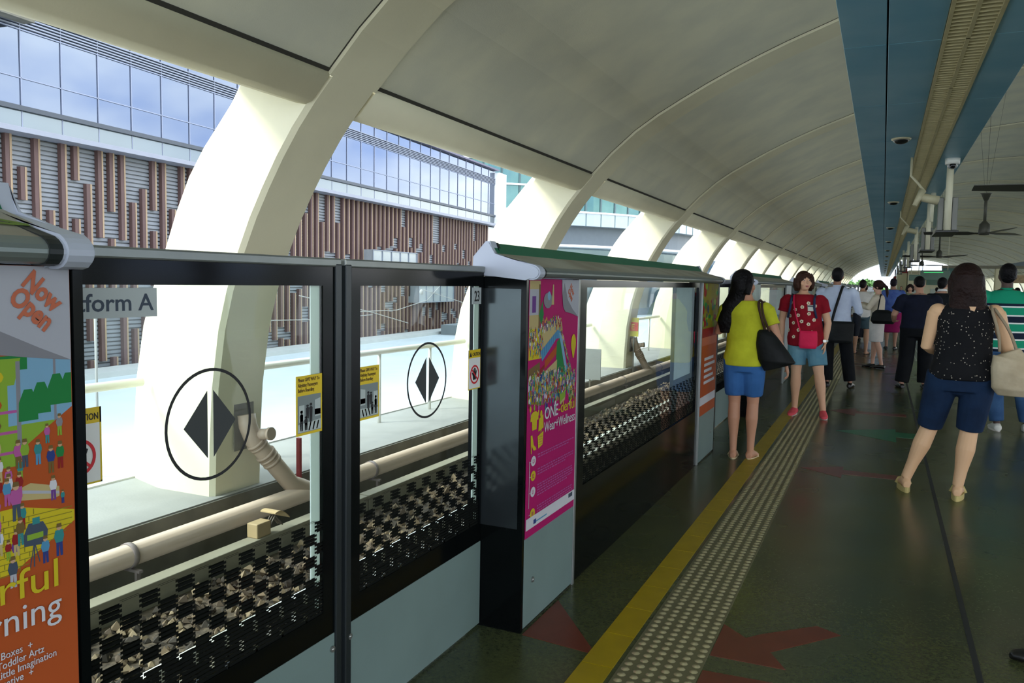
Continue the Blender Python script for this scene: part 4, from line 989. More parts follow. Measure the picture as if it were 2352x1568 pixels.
# beige housed camera on bracket
def housed(x, y, z, lab):
    e = empty('box_camera', (x, y, z), lab, 'security camera')
    bm = NB(); tube(bm, [(x-0.06, y, z+0.02), (x+0.20, y+0.05, z-0.04)], [0.062, 0.070], n=16); obj('camera_housing', bm, mat('housing_beige', (190, 184, 150), 0.45), e)
    bm = NB(); tube(bm, [(x+0.02, y, z+0.08), (x-0.10, y, z+0.24), (x-0.19, y, z+0.34), (x-0.19, y, TZ)], 0.018, n=10); tube(bm, [(x-0.02,y-0.02,z+0.12),(x-0.12,y-0.06,z-0.12)], [0.05,0.035], n=12); obj('bracket', bm, mat('housing_beige', (190, 184, 150)), e)
housed(1.93, 13.8, 2.88, 'beige box security camera bracketed beside the strip light')
housed(1.95, 23.2, 3.0, 'small beige box security camera farther along the duct')
bm = NB(); tube(bm, [(2.30, 19.0, 2.9), (2.30, 19.0, TZ)], 0.05, n=14); tag(obj('hanging_pole', bm, M_pole), 'short steel hanging pole between the first and second displays', 'pole')
# ceiling fans
M_fan = mat('fan_grey', (70, 70, 60), 0.5, metal=0.2)
def fan(x, y, z, R_, rot, lab, rod=0.62, grp=None):
    e = empty('ceiling_fan', (x, y, z), lab, 'ceiling fan', grp)
    bm = NB(); tube(bm, [(x,y,z),(x,y,z+0.05),(x,y,z+0.2),(x,y,z+0.27)], [0.09,0.10,0.09,0.03], n=20); obj('motor', bm, M_fan, e)
    bm = NB(); tube(bm, [(x,y,z+0.25),(x,y,z+rod)], 0.028, n=10); tube(bm, [(x,y,z+rod-0.12),(x,y,z+rod),(x,y,z+rod+0.02)], [0.035,0.085,0.11], n=16); obj('rod', bm, M_fan, e)
    bm = NB(); a = math.radians(30)
    for s in (-1, 1): tube(bm, [(x+0.02*s,y,z+rod), (x+0.35*s, y, zroof(x+0.35*s)+0.05)], 0.002, n=5)
    tube(bm, [(x,y,z+rod),(x,y,zroof(x)+0.05)], 0.003, n=6); obj('suspension_wire', bm, M_fan, e)
    for k in range(3):
        a = rot + k*2*math.pi/3; d = Vector((math.cos(a), math.sin(a), 0)); p = Vector((-math.sin(a), math.cos(a), 0))
        bm = NB(); vs = []
        for t_, w_ in ((0.08,0.03),(0.16,0.04),(0.26,0.085),(0.6,0.09),(1.0,0.07)):
            c = Vector((x, y, z+0.035)) + d*R_*t_ + Vector((0,0,0.02*t_))
            vs.append([bm.verts.new(c+p*w_+Vector((0,0,0.022*(w_/0.07)))), bm.verts.new(c-p*w_-Vector((0,0,0.022*(w_/0.07)))), bm.verts.new(c-p*w_-Vector((0,0,0.022*(w_/0.07)+0.008))), bm.verts.new(c+p*w_+Vector((0,0,0.022*(w_/0.07)-0.008)))])
        for q, r in zip(vs, vs[1:]):
            for i in range(4): bm.faces.new((q[i], q[(i+1) % 4], r[(i+1) % 4], r[i]))
        bm.faces.new(vs[0]); bm.faces.new(vs[-1]); obj('blade', bm, M_fan, e)
fan(3.35, 10.6, 2.60, 1.05, math.radians(185), 'nearest ceiling fan, partly cut by the right edge of the picture', rod=0.9)
fan(3.16, 18.0, 2.56, 1.05, math.radians(170), 'second ceiling fan from the right, hanging beyond the display pole', rod=0.78)
fan(3.12, 31.0, 2.56, 1.15, math.radians(190), 'third ceiling fan, smaller and lower in the picture', rod=0.95)
fan(3.1, 44.0, 2.6, 1.1, math.radians(150), 'fourth ceiling fan far along the platform', rod=0.95)
# ------------------------------------------------------------------ far middle of the platform
M_cream = mat('room_cream', (226, 220, 186), 0.6, noise_=(0.8, 0.06))
M_greens = mat('sign_green', (16, 96, 66), 0.3, noise_=(2, 0.15))
M_redp = mat('panel_red', (150, 40, 42), 0.5)
def room(x0, x1, y0, y1, h, lab, extra):
    e = empty('equipment_room', ((x0+x1)/2, y0, 0), lab, 'kiosk')
    bm = NB(); box(bm, x0, x1, y0, y1, 0, h, bev=0.03); obj('room_wall', bm, M_cream, e)
    for nm, a, b, z0, z1, m in extra:
        bm = NB(); box(bm, a, b, y0-0.04, y0, z0, z1); obj(nm, bm, m, e)
    return e
M_post = mat('poster_pale', (190, 200, 190), 0.5); M_pipesteel = mat('steel_trim', (180, 180, 172), 0.3, metal=0.8)
room(2.95, 6.6, 60, 66, 2.72, 'cream equipment room in the middle of the platform with a wide green sign', [('green_panel', 4.05, 4.95, 1.75, 2.3, M_greens), ('notice_panel', 3.2, 3.75, 0.7, 1.6, M_post), ('cornice', 2.95, 6.6, 2.5, 2.58, mat('cornice', (170, 160, 130), 0.6)), ('notice_panel', 4.3, 4.7, 0.7, 1.5, M_post)])
room(2.30, 2.92, 62, 67, 2.9, 'narrow cream room with a red fascia beside the wide green sign', [('red_fascia', 2.3, 2.92, 2.55, 2.85, M_redp), ('notice_panel', 2.45, 2.6, 0.8, 1.6, M_post)])
room(2.25, 3.6, 78, 84, 2.55, 'cream room with a red fascia farther down the platform', [('red_fascia', 2.25, 2.75, 2.25, 2.5, M_redp)])
room(2.2, 4.6, 98, 104, 2.5, 'farthest cream room down the platform with a green strip', [('green_panel', 2.3, 3.2, 2.2, 2.45, M_greens)])
def hung(x0, x1, y, z0, z1, m, lab, lines=()):
    e = empty('hanging_sign', ((x0+x1)/2, y, z0), lab, 'sign')
    bm = NB(); box(bm, x0, x1, y-0.08, y+0.08, z0, z1, bev=0.01); obj('sign_box', bm, m, e)
    bm = NB()
    for x in (x0+0.1, x1-0.1): tube(bm, [(x, y, z1), (x, y, 3.55 if x < 2.45 else zroof(x)+0.06)], 0.02, n=8)
    obj('hanger', bm, M_pole, e)
    for i, (t_, xx, zz, sz) in enumerate(lines):
        bm = NB(); text_into(bm, t_, (xx, y-0.085, zz), (1,0,0), (0,0,1), sz); obj('wording', bm, mat('sign_ink', (190, 220, 200), 0.5), e)
    return e
e = hung(3.28, 4.72, 50, 1.98, 2.52, M_greens, 'dark green hanging direction sign in front of the cream room')
bm = NB(); box(bm, 3.45, 4.4, 49.90, 49.918, 2.38, 2.42)
obj('lit_line', bm, mat('lit_green', (60, 190, 110), 0.4, emit=((60, 200, 110), 0.35)), e)
hung(2.62, 3.16, 46, 1.9, 2.2, M_greens, 'smaller dark green sign left of the large hanging green sign')
# concourse stair enclosure on the right
e = empty('stair_canopy', (7, 60, 0), 'flat grey canopy beam over the stair opening on the right, with teal fascia', 'canopy')
bm = NB(); box(bm, 4.9, 14.5, 59.6, 60.2, 2.86, 3.04); obj('canopy_beam', bm, mat('beam_grey', (130, 126, 110), 0.6), e)
bm = NB(); box(bm, 4.9, 6.9, 59.75, 59.95, 1.7, 2.86); obj('teal_fascia', bm, mat('teal_panel', (64, 110, 104), 0.4), e)
bm = NB(); box(bm, 7.95, 8.5, 59.7, 60.3, 0, 2.86, bev=0.03); obj('canopy_column', bm, M_cream, e)
bm = NB(); box(bm, 12.0, 12.5, 59.7, 60.3, 0, 2.86, bev=0.03); obj('canopy_column', bm, M_cream, e)
bm = NB(); box(bm, 8.5, 9.6, 59.8, 59.9, 1.95, 2.45); obj('brown_panel', bm, mat('tan_panel', (186, 160, 120), 0.6, noise_=(6, 0.3)), e)
bm = NB(); box(bm, 6.9, 14.5, 66, 66.2, 0, 1.25); obj('stair_wall', bm, mat('stair_wall_cream', (176, 176, 150), 0.7), e)
bm = NB(); prism(bm, [(8.0, 3.04), (14.0, 3.04), (14.0, 4.2)], 59.7, 60.1); obj('gable_panel', bm, mat('gable_blue', (120, 132, 140), 0.6), e)
# steel stair-head parapet and bright steel strips
e = empty('escalator_balustrade', (2.6, 30, 0), 'steel and glass escalator balustrade beside the walkway', 'balustrade')
bm = NB(); box(bm, 2.50, 2.56, 27, 42, 0.0, 0.95); obj('side_panel', bm, mat('escalator_glass', (150, 178, 186), 0.12, metal=0.5), e)
bm = NB(); tube(bm, [(2.53, 26.8, 0.0), (2.53, 26.7, 0.6), (2.53, 27.0, 1.0), (2.53, 42, 1.0)], 0.045, n=10); obj('handrail', bm, mat('handrail_dark', (40, 44, 46), 0.4), e)
e = empty('steel_floor_strips', (1.98, 22, 0), 'set of parallel bright steel strips let into the floor at the stair head', 'floor strips')
for i in range(4):
    bm = NB(); box(bm, 1.92+0.10*i, 1.945+0.10*i, 18.5, 56, 0.0, 0.006); obj('strip', bm, mat('strip_steel', (206, 206, 198), 0.2, metal=0.9), e)
# ------------------------------------------------------------------ floor markings
M_arrow = mat('arrow_red', (104, 46, 28), 0.35, noise_=(8, 0.15))
def marking(pts, m, lab, name='floor_arrow'):
    bm = NB(); prism(bm, pts, 0.0, 0.0016, plane='xy'); return tag(obj(name, bm, m), lab, 'floor marking')
marking([(0.862,3.52),(0.97,3.42),(1.02,3.485),(1.235,3.69),(1.335,3.635),(1.08,3.33),(1.155,3.20),(0.862,3.19)], M_arrow, 'dull red floor arrow pointing at the open doorway, beside the studs')
marking([(0.105,3.43),(0.412,3.03),(0.412,2.985),(0.105,3.015)], M_arrow, 'dull red triangle of an arrow tip against the magenta column foot')
marking([(0.862,3.05),(1.12,3.07),(1.30,2.99),(1.0,2.70),(0.862,2.75)], M_arrow, 'dull red floor arrow lowest in the picture beside the studs')
M_agreen = mat('arrow_green', (30, 100, 62), 0.3)
marking([(1.05,8.95),(1.62,8.55),(1.62,8.85),(1.95,8.85),(1.95,9.15),(1.62,9.15),(1.62,9.35)][0:7], M_agreen, 'worn green floor arrow pointing toward the door ahead')
marking([(0.88,6.95),(1.20,6.72),(1.20,6.86),(1.7,6.86),(1.7,7.02),(1.20,7.02),(1.20,7.15)], mat('arrow_faded', (112, 58, 44), 0.3, noise_=(3, 0.3)), 'faded red floor arrow beside the strip short of the woman in yellow')
marking([(0.9,10.4),(1.2,10.1),(1.2,10.3),(1.75,10.3),(1.75,10.5),(1.2,10.5),(1.2,10.7)], mat('arrow_faded', (112, 58, 44)), 'faded red floor arrow beyond the green arrow')
# ------------------------------------------------------------------ people
def bake(bm, name, mats, parent, voxel, smooth=3):
    """union of overlapping closed shapes -> one continuous skin"""
    bmesh.ops.recalc_face_normals(bm, faces=bm.faces)
    me = bpy.data.meshes.new('tmp'); bm.to_mesh(me); bm.free()
    o = bpy.data.objects.new('tmp', me); COL.objects.link(o)
    r = o.modifiers.new('r', 'REMESH'); r.mode = 'VOXEL'; r.voxel_size = voxel; r.use_smooth_shade = True
    if smooth:
        s = o.modifiers.new('s', 'SMOOTH'); s.factor = 0.5; s.iterations = smooth
    dg = bpy.context.evaluated_depsgraph_get()
    m2 = bpy.data.meshes.new_from_object(o.evaluated_get(dg)); m2.name = name
    bpy.data.objects.remove(o); bpy.data.meshes.remove(me)
    org = wloc(parent); m2.transform(Matrix.Translation(-org))
    m2.materials.clear()
    for m in (mats if isinstance(mats, (list, tuple)) else [mats]): m2.materials.append(m)
    for p in m2.polygons: p.use_smooth = True; p.material_index = 0
    ob = link(name, m2); ob.parent = parent
    return ob
def cloth(name, rgb, rgb2=None, rough=0.85, sc=7, bump=(9, 0.5)):
    return mat(name, rgb, rough, spec=0.2, noise_=(sc, 0.12), rgb2=rgb2, bump=bump)
def lerp(a, b, t): return Vector(a)*(1-t) + Vector(b)*t
def person(label, x, y, face=0, H=1.65, w=1.0, dpt=1.0, pel=(0,0), chest=(0,0), shw=None, shz=(0,0), fl=None, fr=None, kl=None, kr=None, el=None, er=None, wl=None, wr=None, hl=(0,0.1,-1), hr=(0,0.1,-1),
           head=(0,0), skin=(196,150,120), hair=(24,20,20), style='short', hlen=0.3, top=None, bottom=None, shoes=None, legw=1.0, armw=1.0, voxel=0.008, face_parts=False, group=None, category='person', hip=None, neckoff=(0,0), curl=0.5, hx=0.0, hw=1.0):
    s = H/1.7; e = empty('person', (x, y, 0), label, category, group)
    T = Matrix.Translation((x, y, 0)) @ Matrix.Rotation(math.radians(face), 4, 'Z')
    def fin(bm): bmesh.ops.transform(bm, matrix=T, verts=bm.verts); return bm
    zz = lambda v: v*s
    def cen(z):                                      # body axis at height z (in units of a 1.7 m figure)
        t = max(0, min(1.25, (z-0.92)/(1.40-0.92))); return Vector((pel[0]*(1-t)+chest[0]*t, pel[1]*(1-t)+chest[1]*t, z*s))
    shw = shw or 0.178*s*w
    hipx = hip or 0.088*s*w
    SH = {1: cen(1.385)+Vector((shw, -0.01, shz[1])), -1: cen(1.385)+Vector((-shw, -0.01, shz[0]))}
    HP = {1: cen(0.90)+Vector((hipx, 0, 0)), -1: cen(0.90)+Vector((-hipx, 0, 0))}
    F = {1: Vector((fr[0], fr[1], 0)) if fr else Vector((0.09*s, 0, 0)), -1: Vector((fl[0], fl[1], 0)) if fl else Vector((-0.09*s, 0, 0))}
    AN = {k: F[k]+Vector((0, -0.03*s, 0.075*s)) for k in F}
    for k, lf in ((1, fr), (-1, fl)):
        if lf and len(lf) > 2: AN[k].z += lf[2]; F[k].z += lf[2]
    KN = {}
    for k, kk in ((1, kr), (-1, kl)):
        KN[k] = Vector(kk) if kk else lerp(HP[k], AN[k], 0.5)+Vector((0, 0.025*s, 0.02*s))
    EL = {1: Vector(er) if er else SH[1]+Vector((0.055*s, -0.02, -0.29*s)), -1: Vector(el) if el else SH[-1]+Vector((-0.055*s, -0.02, -0.29*s))}
    WR = {1: Vector(wr) if wr else EL[1]+Vector((0.01, 0.06, -0.235*s)), -1: Vector(wl) if wl else EL[-1]+Vector((-0.01, 0.06, -0.235*s))}
    HD = {1: Vector(hr).normalized(), -1: Vector(hl).normalized()}
    NK = cen(1.44)
    hp = NK + Vector((neckoff[0], neckoff[1]+0.012, 0.15*s))        # head centre
    HR = Matrix.Rotation(math.radians(head[0]), 3, 'Z') @ Matrix.Rotation(math.radians(head[1]), 3, 'X')
    def hv(a, b, c): return hp + HR @ (Vector((a, b, c))*s)
    TOR = [(0.80,0.115,0.085),(0.86,0.158,0.112),(0.93,0.168,0.118),(1.02,0.150,0.105),(1.12,0.136,0.098),(1.24,0.152,0.108),(1.33,0.166,0.108),(1.385,0.150,0.092),(1.43,0.095,0.070),(1.46,0.058,0.056)]
    def torso(bm, inf, z0=0.8, z1=1.5, n=22, flare=0.0):
        rg = []
        Z = sorted(set([z0] + [a[0] for a in TOR if z0 < a[0] <= z1] + ([z1] if z1 < 1.46 else [])))
        for z in Z:
            for i in range(len(TOR)-1):
                if TOR[i][0] <= z <= TOR[i+1][0]:
                    t = (z-TOR[i][0])/(TOR[i+1][0]-TOR[i][0]); a = TOR[i][1]*(1-t)+TOR[i+1][1]*t; b = TOR[i][2]*(1-t)+TOR[i+1][2]*t; break
            else:
                a, b = (TOR[0][1], TOR[0][2]) if z < TOR[0][0] else (TOR[-1][1], TOR[-1][2])
            if inf > 0.008 and z < 1.2:                                    # clothes hang straighter than the body
                a = max(a, 0.150); b = max(b, 0.105)
            fl_ = flare*max(0, (1.15-z)/0.3)
            rg.append((cen(z), Vector((a*s*w+inf+fl_, 0, 0)), Vector((0, b*s*dpt+inf+fl_, 0))))
        loft(bm, rg, n=n)
    def leg(bm, k, inf, t0=0.0, t1=1.0, r0=None, r1=None, n=16):
        P = [HP[k]+Vector((0,0,0.02)), lerp(HP[k], KN[k], 0.35), lerp(HP[k], KN[k], 0.75), KN[k], lerp(KN[k], AN[k], 0.32)+Vector((0,-0.012*s,0)), lerp(KN[k], AN[k], 0.7), AN[k]]
        R = [0.088, 0.083, 0.062, 0.053, 0.056, 0.038, 0.032]
        tt = [0, 0.175, 0.375, 0.5, 0.66, 0.85, 1.0]
        pts, rr = [], []
        for p, r, t in zip(P, R, tt):
            if t0 <= t <= t1: pts.append(p); rr.append(r*s*legw+inf)
        if t1 < 1.0:
            for i in range(6):
                if tt[i] <= t1 < tt[i+1]:
                    u = (t1-tt[i])/(tt[i+1]-tt[i]); pts.append(lerp(P[i], P[i+1], u)); rr.append((R[i]*(1-u)+R[i+1]*u)*s*legw+inf)
        if r1 is not None:
            m_ = len(rr)
            for i in range(m_): rr[i] = max(rr[i], (rr[0]*(1-i/(m_-1)) + r1*(i/(m_-1))))
        tube(bm, pts, rr, n=n)
    def arm(bm, k, inf, t1=1.0, r1=None, n=14):
        P = [SH[k]+Vector((-0.03*k, 0, -0.005)), lerp(SH[k], EL[k], 0.12), lerp(SH[k], EL[k], 0.5), EL[k], lerp(EL[k], WR[k], 0.3), WR[k]]
        R = [0.045, 0.052, 0.044, 0.037, 0.036, 0.024]; tt = [0, 0.06, 0.25, 0.5, 0.65, 1.0]
        pts, rr = [], []
        for p, r, t in zip(P, R, tt):
            if t <= t1: pts.append(p); rr.append(r*s*armw+inf)
        if t1 < 1.0:
            for i in range(5):
                if tt[i] <= t1 < tt[i+1]:
                    u = (t1-tt[i])/(tt[i+1]-tt[i]); pts.append(lerp(P[i], P[i+1], u)); rr.append((R[i]*(1-u)+R[i+1]*u)*s*armw+inf)
        if r1: rr[-1] = r1
        tube(bm, pts, rr, n=n)
    # ---- body
    bm = NB(); torso(bm, 0.0)
    tube(bm, [NK+Vector((0,0,-0.03)), NK+Vector((0,0.0,0.03*s)), hp+Vector((0,-0.012,-0.03*s))], [0.066*s,0.052*s*(0.9+0.1*w),0.052*s], n=16)
    ball(bm, hv(0,-0.004,0.022), 0.074*s, 0.094*s, 0.097*s, HR); ball(bm, hv(0,0.026,-0.045), 0.056*s, 0.062*s, 0.066*s, HR); ball(bm, hv(0,0.05,-0.082), 0.030*s, 0.03*s, 0.026*s, HR)
    ball(bm, hv(0,0.096,-0.022), 0.013*s, 0.018*s, 0.016*s, HR, 10, 8); ball(bm, hv(0,0.088,0.0), 0.009*s, 0.012*s, 0.03*s, HR, 10, 8)
    for k in (1,-1):
        ball(bm, hv(0.073*k,-0.005,-0.005), 0.012*s, 0.020*s, 0.032*s, HR, 10, 8); ball(bm, hv(0.04*k,0.062,-0.03), 0.028*s, 0.024*s, 0.028*s, HR, 10, 8)
        leg(bm, k, 0); arm(bm, k, 0)
        if not (top and top.get('sleeve', 0) > 0): ball(bm, SH[k]+Vector((-0.012*k,0,-0.012)), 0.056*s*armw, 0.052*s*armw, 0.054*s*armw)
        # foot
        toe = Vector((0.25*k*0.08, 0.15, 0))*s
        rg = []
        for t, a, b in ((-0.055,0.024,0.028),(-0.03,0.034,0.040),(0.03,0.036,0.045),(0.09,0.042,0.030),(0.135,0.046,0.020),(0.175,0.036,0.015),(0.19,0.02,0.010)):
            rg.append((F[k]+Vector((0.02*k*t/0.15, t, 0))*s+Vector((0,-0.03*s,b*s)), Vector((a*s,0,0)), Vector((0,0,b*s))))
        loft(bm, rg, n=12)
        # hand: palm, four fingers, thumb
        d = HD[k]; side = d.cross(Vector((0,0,1)) if abs(d.z) < 0.8 else Vector((0,1,0))).normalized()
        if abs(d.z) >= 0.8: side = Vector((0,1,0)) - d*d.y; side.normalize()
        nrm = d.cross(side).normalized()
        if nrm.x*k > 0: nrm = -nrm                                       # palm faces the body
        W0 = WR[k]
        loft(bm, [(W0-d*0.01*s, side*0.024*s, nrm*0.018*s), (W0+d*0.03*s, side*0.036*s, nrm*0.016*s), (W0+d*0.085*s, side*0.040*s, nrm*0.013*s), (W0+d*0.095*s, side*0.036*s, nrm*0.011*s)], n=14)
        for i, (off, L) in enumerate(((0.030,0.066),(0.010,0.076),(-0.010,0.072),(-0.029,0.056))):
            b0 = W0+d*0.085*s+side*off*s; c1 = b0+(d*0.92+nrm*0.25*curl)*L*0.5*s; c2 = c1+(d*(1-curl*0.5)+nrm*curl)*L*0.32*s; c3 = c2+(d*(1-curl)+nrm*curl*1.3)*L*0.25*s
            tube(bm, [b0-d*0.02*s, b0, c1, c2, c3], [0.0095*s,0.009*s,0.0085*s,0.008*s,0.0065*s], n=8)
        b0 = W0+d*0.03*s+side*0.034*s; tube(bm, [b0-side*0.015*s, b0, b0+(d*0.6+side*0.55+nrm*0.3)*0.035*s, b0+(d*0.95+side*0.45+nrm*0.5)*0.06*s], [0.013*s,0.012*s,0.0105*s,0.008*s], n=8)
    bake(fin(bm), 'body', mat('skin_%d_%d' % (skin[0], skin[1]), skin, 0.55, spec=0.35, noise_=(5, 0.06)), e, voxel, 2)
    # ---- face
    if face_parts:
        bm = NB()
        for k in (1,-1): ball(bm, hv(0.029*k,0.0765,0.004), 0.0115*s, 0.007*s, 0.0052*s, HR, 12, 8)
        obj('eye_whites', fin(bm), mat('eye_white', (225, 220, 210), 0.3), e)
        bm = NB()
        for k in (1,-1):
            ball(bm, hv(0.029*k,0.0812,0.004), 0.006*s, 0.0035*s, 0.0052*s, HR, 10, 8)
            tube(bm, [hv(0.014*k,0.091,0.024), hv(0.032*k,0.088,0.028), hv(0.048*k,0.078,0.022)], 0.0032*s, n=6)
        obj('pupils_and_brows', fin(bm), mat('brow_dark', (38, 26, 22), 0.6), e)
        bm = NB(); ball(bm, hv(0,0.085,-0.062), 0.023*s, 0.008*s, 0.0065*s, HR, 12, 8); ball(bm, hv(0,0.084,-0.070), 0.018*s, 0.008*s, 0.006*s, HR, 12, 8)
        obj('lips', fin(bm), mat('lips', (170, 92, 88), 0.5), e)
    # ---- hair
    HM = mat('hair_%d_%d' % (hair[0], hair[1]), hair, 0.5, spec=0.12, noise_=(16, 0.35), bump=(45, 0.5))
    bm = NB()
    if style == 'short':
        ball(bm, hv(0,-0.022,0.036), 0.082*s, 0.100*s, 0.098*s, HR); ball(bm, hv(0,-0.05,-0.005), 0.070*s, 0.058*s, 0.070*s, HR)
    else:
        ball(bm, hv(0,-0.018,0.034), 0.090*s*hw, 0.106*s, 0.106*s, HR, 20, 14)
        if style == 'bob':
            for k in (1,-1):
                tube(bm, [hv(0.060*k,0.045,0.09), hv(0.084*k,0.035,0.04), hv(0.090*k,0.030,-0.03), hv(0.080*k,0.03,-0.09)], [0.022*s,0.026*s,0.030*s,0.020*s], n=10)
                tube(bm, [hv(0.075*k,-0.02,0.04), hv(0.086*k,-0.02,-0.04), hv(0.075*k,-0.03,-0.10)], [0.04*s,0.042*s,0.03*s], n=10)
            loft(bm, [(hv(0,-0.05,0.05), HR@Vector((0.088*s,0,0)), HR@Vector((0,0.06*s,0))), (hv(0,-0.055,-0.04), HR@Vector((0.092*s,0,0)), HR@Vector((0,0.06*s,0))), (hv(0,-0.05,-0.10), HR@Vector((0.075*s,0,0)), HR@Vector((0,0.045*s,0)))], n=18)
            loft(bm, [(hv(-0.05,0.070,0.045), Vector((0.018*s,0,0)), HR@Vector((0,0.014*s,0.03*s))), (hv(-0.02,0.084,0.062), Vector((0.03*s,0,0)), HR@Vector((0,0.014*s,0.034*s))), (hv(0.03,0.082,0.074), Vector((0.03*s,0,0)), HR@Vector((0,0.014*s,0.026*s))), (hv(0.06,0.06,0.06), Vector((0.012*s,0,0)), HR@Vector((0,0.014*s,0.02*s)))], n=10)
        elif style == 'long':
            L = hlen; dn = Vector((0,-0.01,-1))
            b = hv(0,-0.055,0.02); rx = HR@Vector((1,0,0))*hw; ry = HR@Vector((0,1,0))*hw
            rg = [(b+Vector((0,0,0.03)), rx*0.086*s, ry*0.062*s), (b+Vector((0,0,-0.06)), rx*0.098*s, ry*0.070*s), (b+Vector((hx*0.5,-0.01,-0.06-L*0.35)), Vector((0.105*s*hw,0,0)), Vector((0,0.060*s,0))), (b+Vector((hx,-0.02,-0.06-L*0.75)), Vector((0.102*s*hw,0,0)), Vector((0,0.048*s,0))), (b+Vector((hx,-0.02,-0.06-L)), Vector((0.07*s*hw,0,0)), Vector((0,0.028*s,0)))]
            loft(bm, rg, n=20)
            for k in (1,-1): tube(bm, [hv(0.07*k,0.0,0.06), hv(0.092*k,-0.01,-0.0), hv(0.094*k,-0.03,-0.09)], [0.03*s,0.035*s,0.03*s], n=10)
        elif style == 'pony':
            ball(bm, hv(0,-0.105,0.02), 0.035*s, 0.04*s, 0.035*s, HR); tube(bm, [hv(0,-0.11,0.02), hv(0,-0.15,-0.04), hv(0,-0.14,-0.16), hv(0,-0.12,-0.24)], [0.028*s,0.034*s,0.028*s,0.01*s], n=10)
    bake(fin(bm), 'hair', HM, e, max(0.007, voxel), 2)
    # ---- clothes
    parts = {}
    if bottom:
        ty = bottom['t']; bm = NB(); inf = bottom.get('inf', 0.012)
        if ty in ('shorts', 'trousers'):
            torso(bm, inf, 0.80, bottom.get('waist', 1.0))
            ball(bm, cen(0.84), 0.12*s*w, 0.10*s*dpt, 0.085*s)
            for k in (1,-1): leg(bm, k, inf+0.002, 0, bottom.get('to', 0.40), r1=bottom.get('r1'))
        elif ty == 'skirt':
            zb = bottom['hem']
            kx = (KN[1]+KN[-1])*0.5
            rg = [(cen(1.0), Vector((0.150*s*w+inf,0,0)), Vector((0,0.105*s*dpt+inf,0))), (cen(0.90), Vector((0.172*s*w+inf,0,0)), Vector((0,0.122*s*dpt+inf,0))), (cen(0.80), Vector((0.176*s*w+inf,0,0)), Vector((0,0.120*s*dpt+inf,0))), (Vector((cen(0.8).x, cen(0.8).y, zb*s)), Vector((0.150*s*w+inf,0,0)), Vector((0,0.110*s*dpt+inf,0)))]
            loft(bm, rg, n=24)
        parts['bottom'] = bake(fin(bm), bottom.get('name', ty), bottom['m'], e, voxel+0.002, 5)
    if top:
        bm = NB(); inf = top.get('inf', 0.012)
        torso(bm, inf, top.get('hem', 0.86), top.get('neck', 1.445), flare=top.get('flare', 0.0))
        if top.get('sleeve', 0) > 0:
            for k in (1,-1):
                arm(bm, k, inf, top['sleeve'], r1=top.get('sr')); ball(bm, SH[k]+Vector((-0.015*k,0,-0.015)), 0.056*s*armw+inf, 0.052*s*armw+inf, 0.050*s*armw+inf)
        if top.get('shoulder'):
            for k in (1,-1): tube(bm, [cen(1.30)+Vector((0.11*k*s,0,0)), cen(1.42)+Vector((0.085*k*s,0,0))], 0.05*s, n=12)
        if top.get('collar'):
            tube(bm, [NK+Vector((0,0,-0.03)), NK+Vector((0,0.0,0.035*s))], [0.075*s,0.060*s], n=16)
        parts['top'] = bake(fin(bm), top.get('name', 'shirt'), top['m'], e, voxel+0.002, 5)
    if shoes:
        for k in (1,-1):
            ty, m_ = shoes['t'], shoes['m']
            bm = NB(); u = 0.006*s
            if ty in ('shoe', 'sneaker'):
                rg = []
                for t, a, b in ((-0.066,0.020,0.026),(-0.055,0.036,0.036),(0.0,0.040,0.048),(0.06,0.044,0.040),(0.115,0.050,0.029),(0.16,0.046,0.024),(0.195,0.034,0.019),(0.208,0.015,0.012)):
                    rg.append((F[k]+Vector((0.02*k*t/0.15, t, 0))*s+Vector((0,-0.03*s,b*s+0.001)), Vector((a*s,0,0)), Vector((0,0,b*s))))
                loft(bm, rg, n=14); so = bake(fin(bm), 'shoe', m_, e, 0.008, 1)
                if shoes.get('sole'):
                    bm = NB(); pr = []
                    for i in range(20):
                        a = 2*math.pi*i/20; yy = math.sin(a)*0.135+0.07; wd = 0.046+0.006*math.sin(a); pr.append((F[k].x+(math.cos(a)*wd+0.02*k*yy/0.15)*s, F[k].y+(yy-0.03)*s))
                    prism(bm, pr, F[k].z+0.001, F[k].z+0.02, plane='xy'); obj('sole', fin(bm), shoes['sole'], e)
            else:                                                       # sandal / wedge: sole with a strap
                pr = []
                for i in range(20):
                    a = 2*math.pi*i/20; yy = math.sin(a)*0.13+0.065; wd = 0.042+0.007*math.sin(a); pr.append((F[k].x+(math.cos(a)*wd+0.02*k*yy/0.15)*s, F[k].y+(yy-0.03)*s))
                h = shoes.get('h', 0.0)
                prism(bm, pr, F[k].z-h, F[k].z+0.012, plane='xy')
                so = obj('sandal_sole', fin(bm), m_, e)
                bm = NB(); c = F[k]+Vector((0.013*k,0.075,0.0))*s
                tube(bm, [c+Vector((-0.048,0,0.004))*s, c+Vector((-0.03,0.01,0.042))*s, c+Vector((0,0.015,0.052))*s, c+Vector((0.03,0.01,0.042))*s, c+Vector((0.048,0,0.004))*s], 0.007 if shoes.get('thin') else 0.014, n=8)
                if shoes.get('back'): tube(bm, [F[k]+Vector((-0.036,-0.03,0.03))*s, F[k]+Vector((0,-0.09,0.045))*s, F[k]+Vector((0.036,-0.03,0.03))*s], 0.006, n=6)
                obj('strap', fin(bm), m_, e)
    def W(v): return T @ Vector(v)
    return dict(e=e, W=W, SH=SH, EL=EL, WR=WR, HP=HP, cen=cen, s=s, T=T, fin=fin, parts=parts, hv=hv)
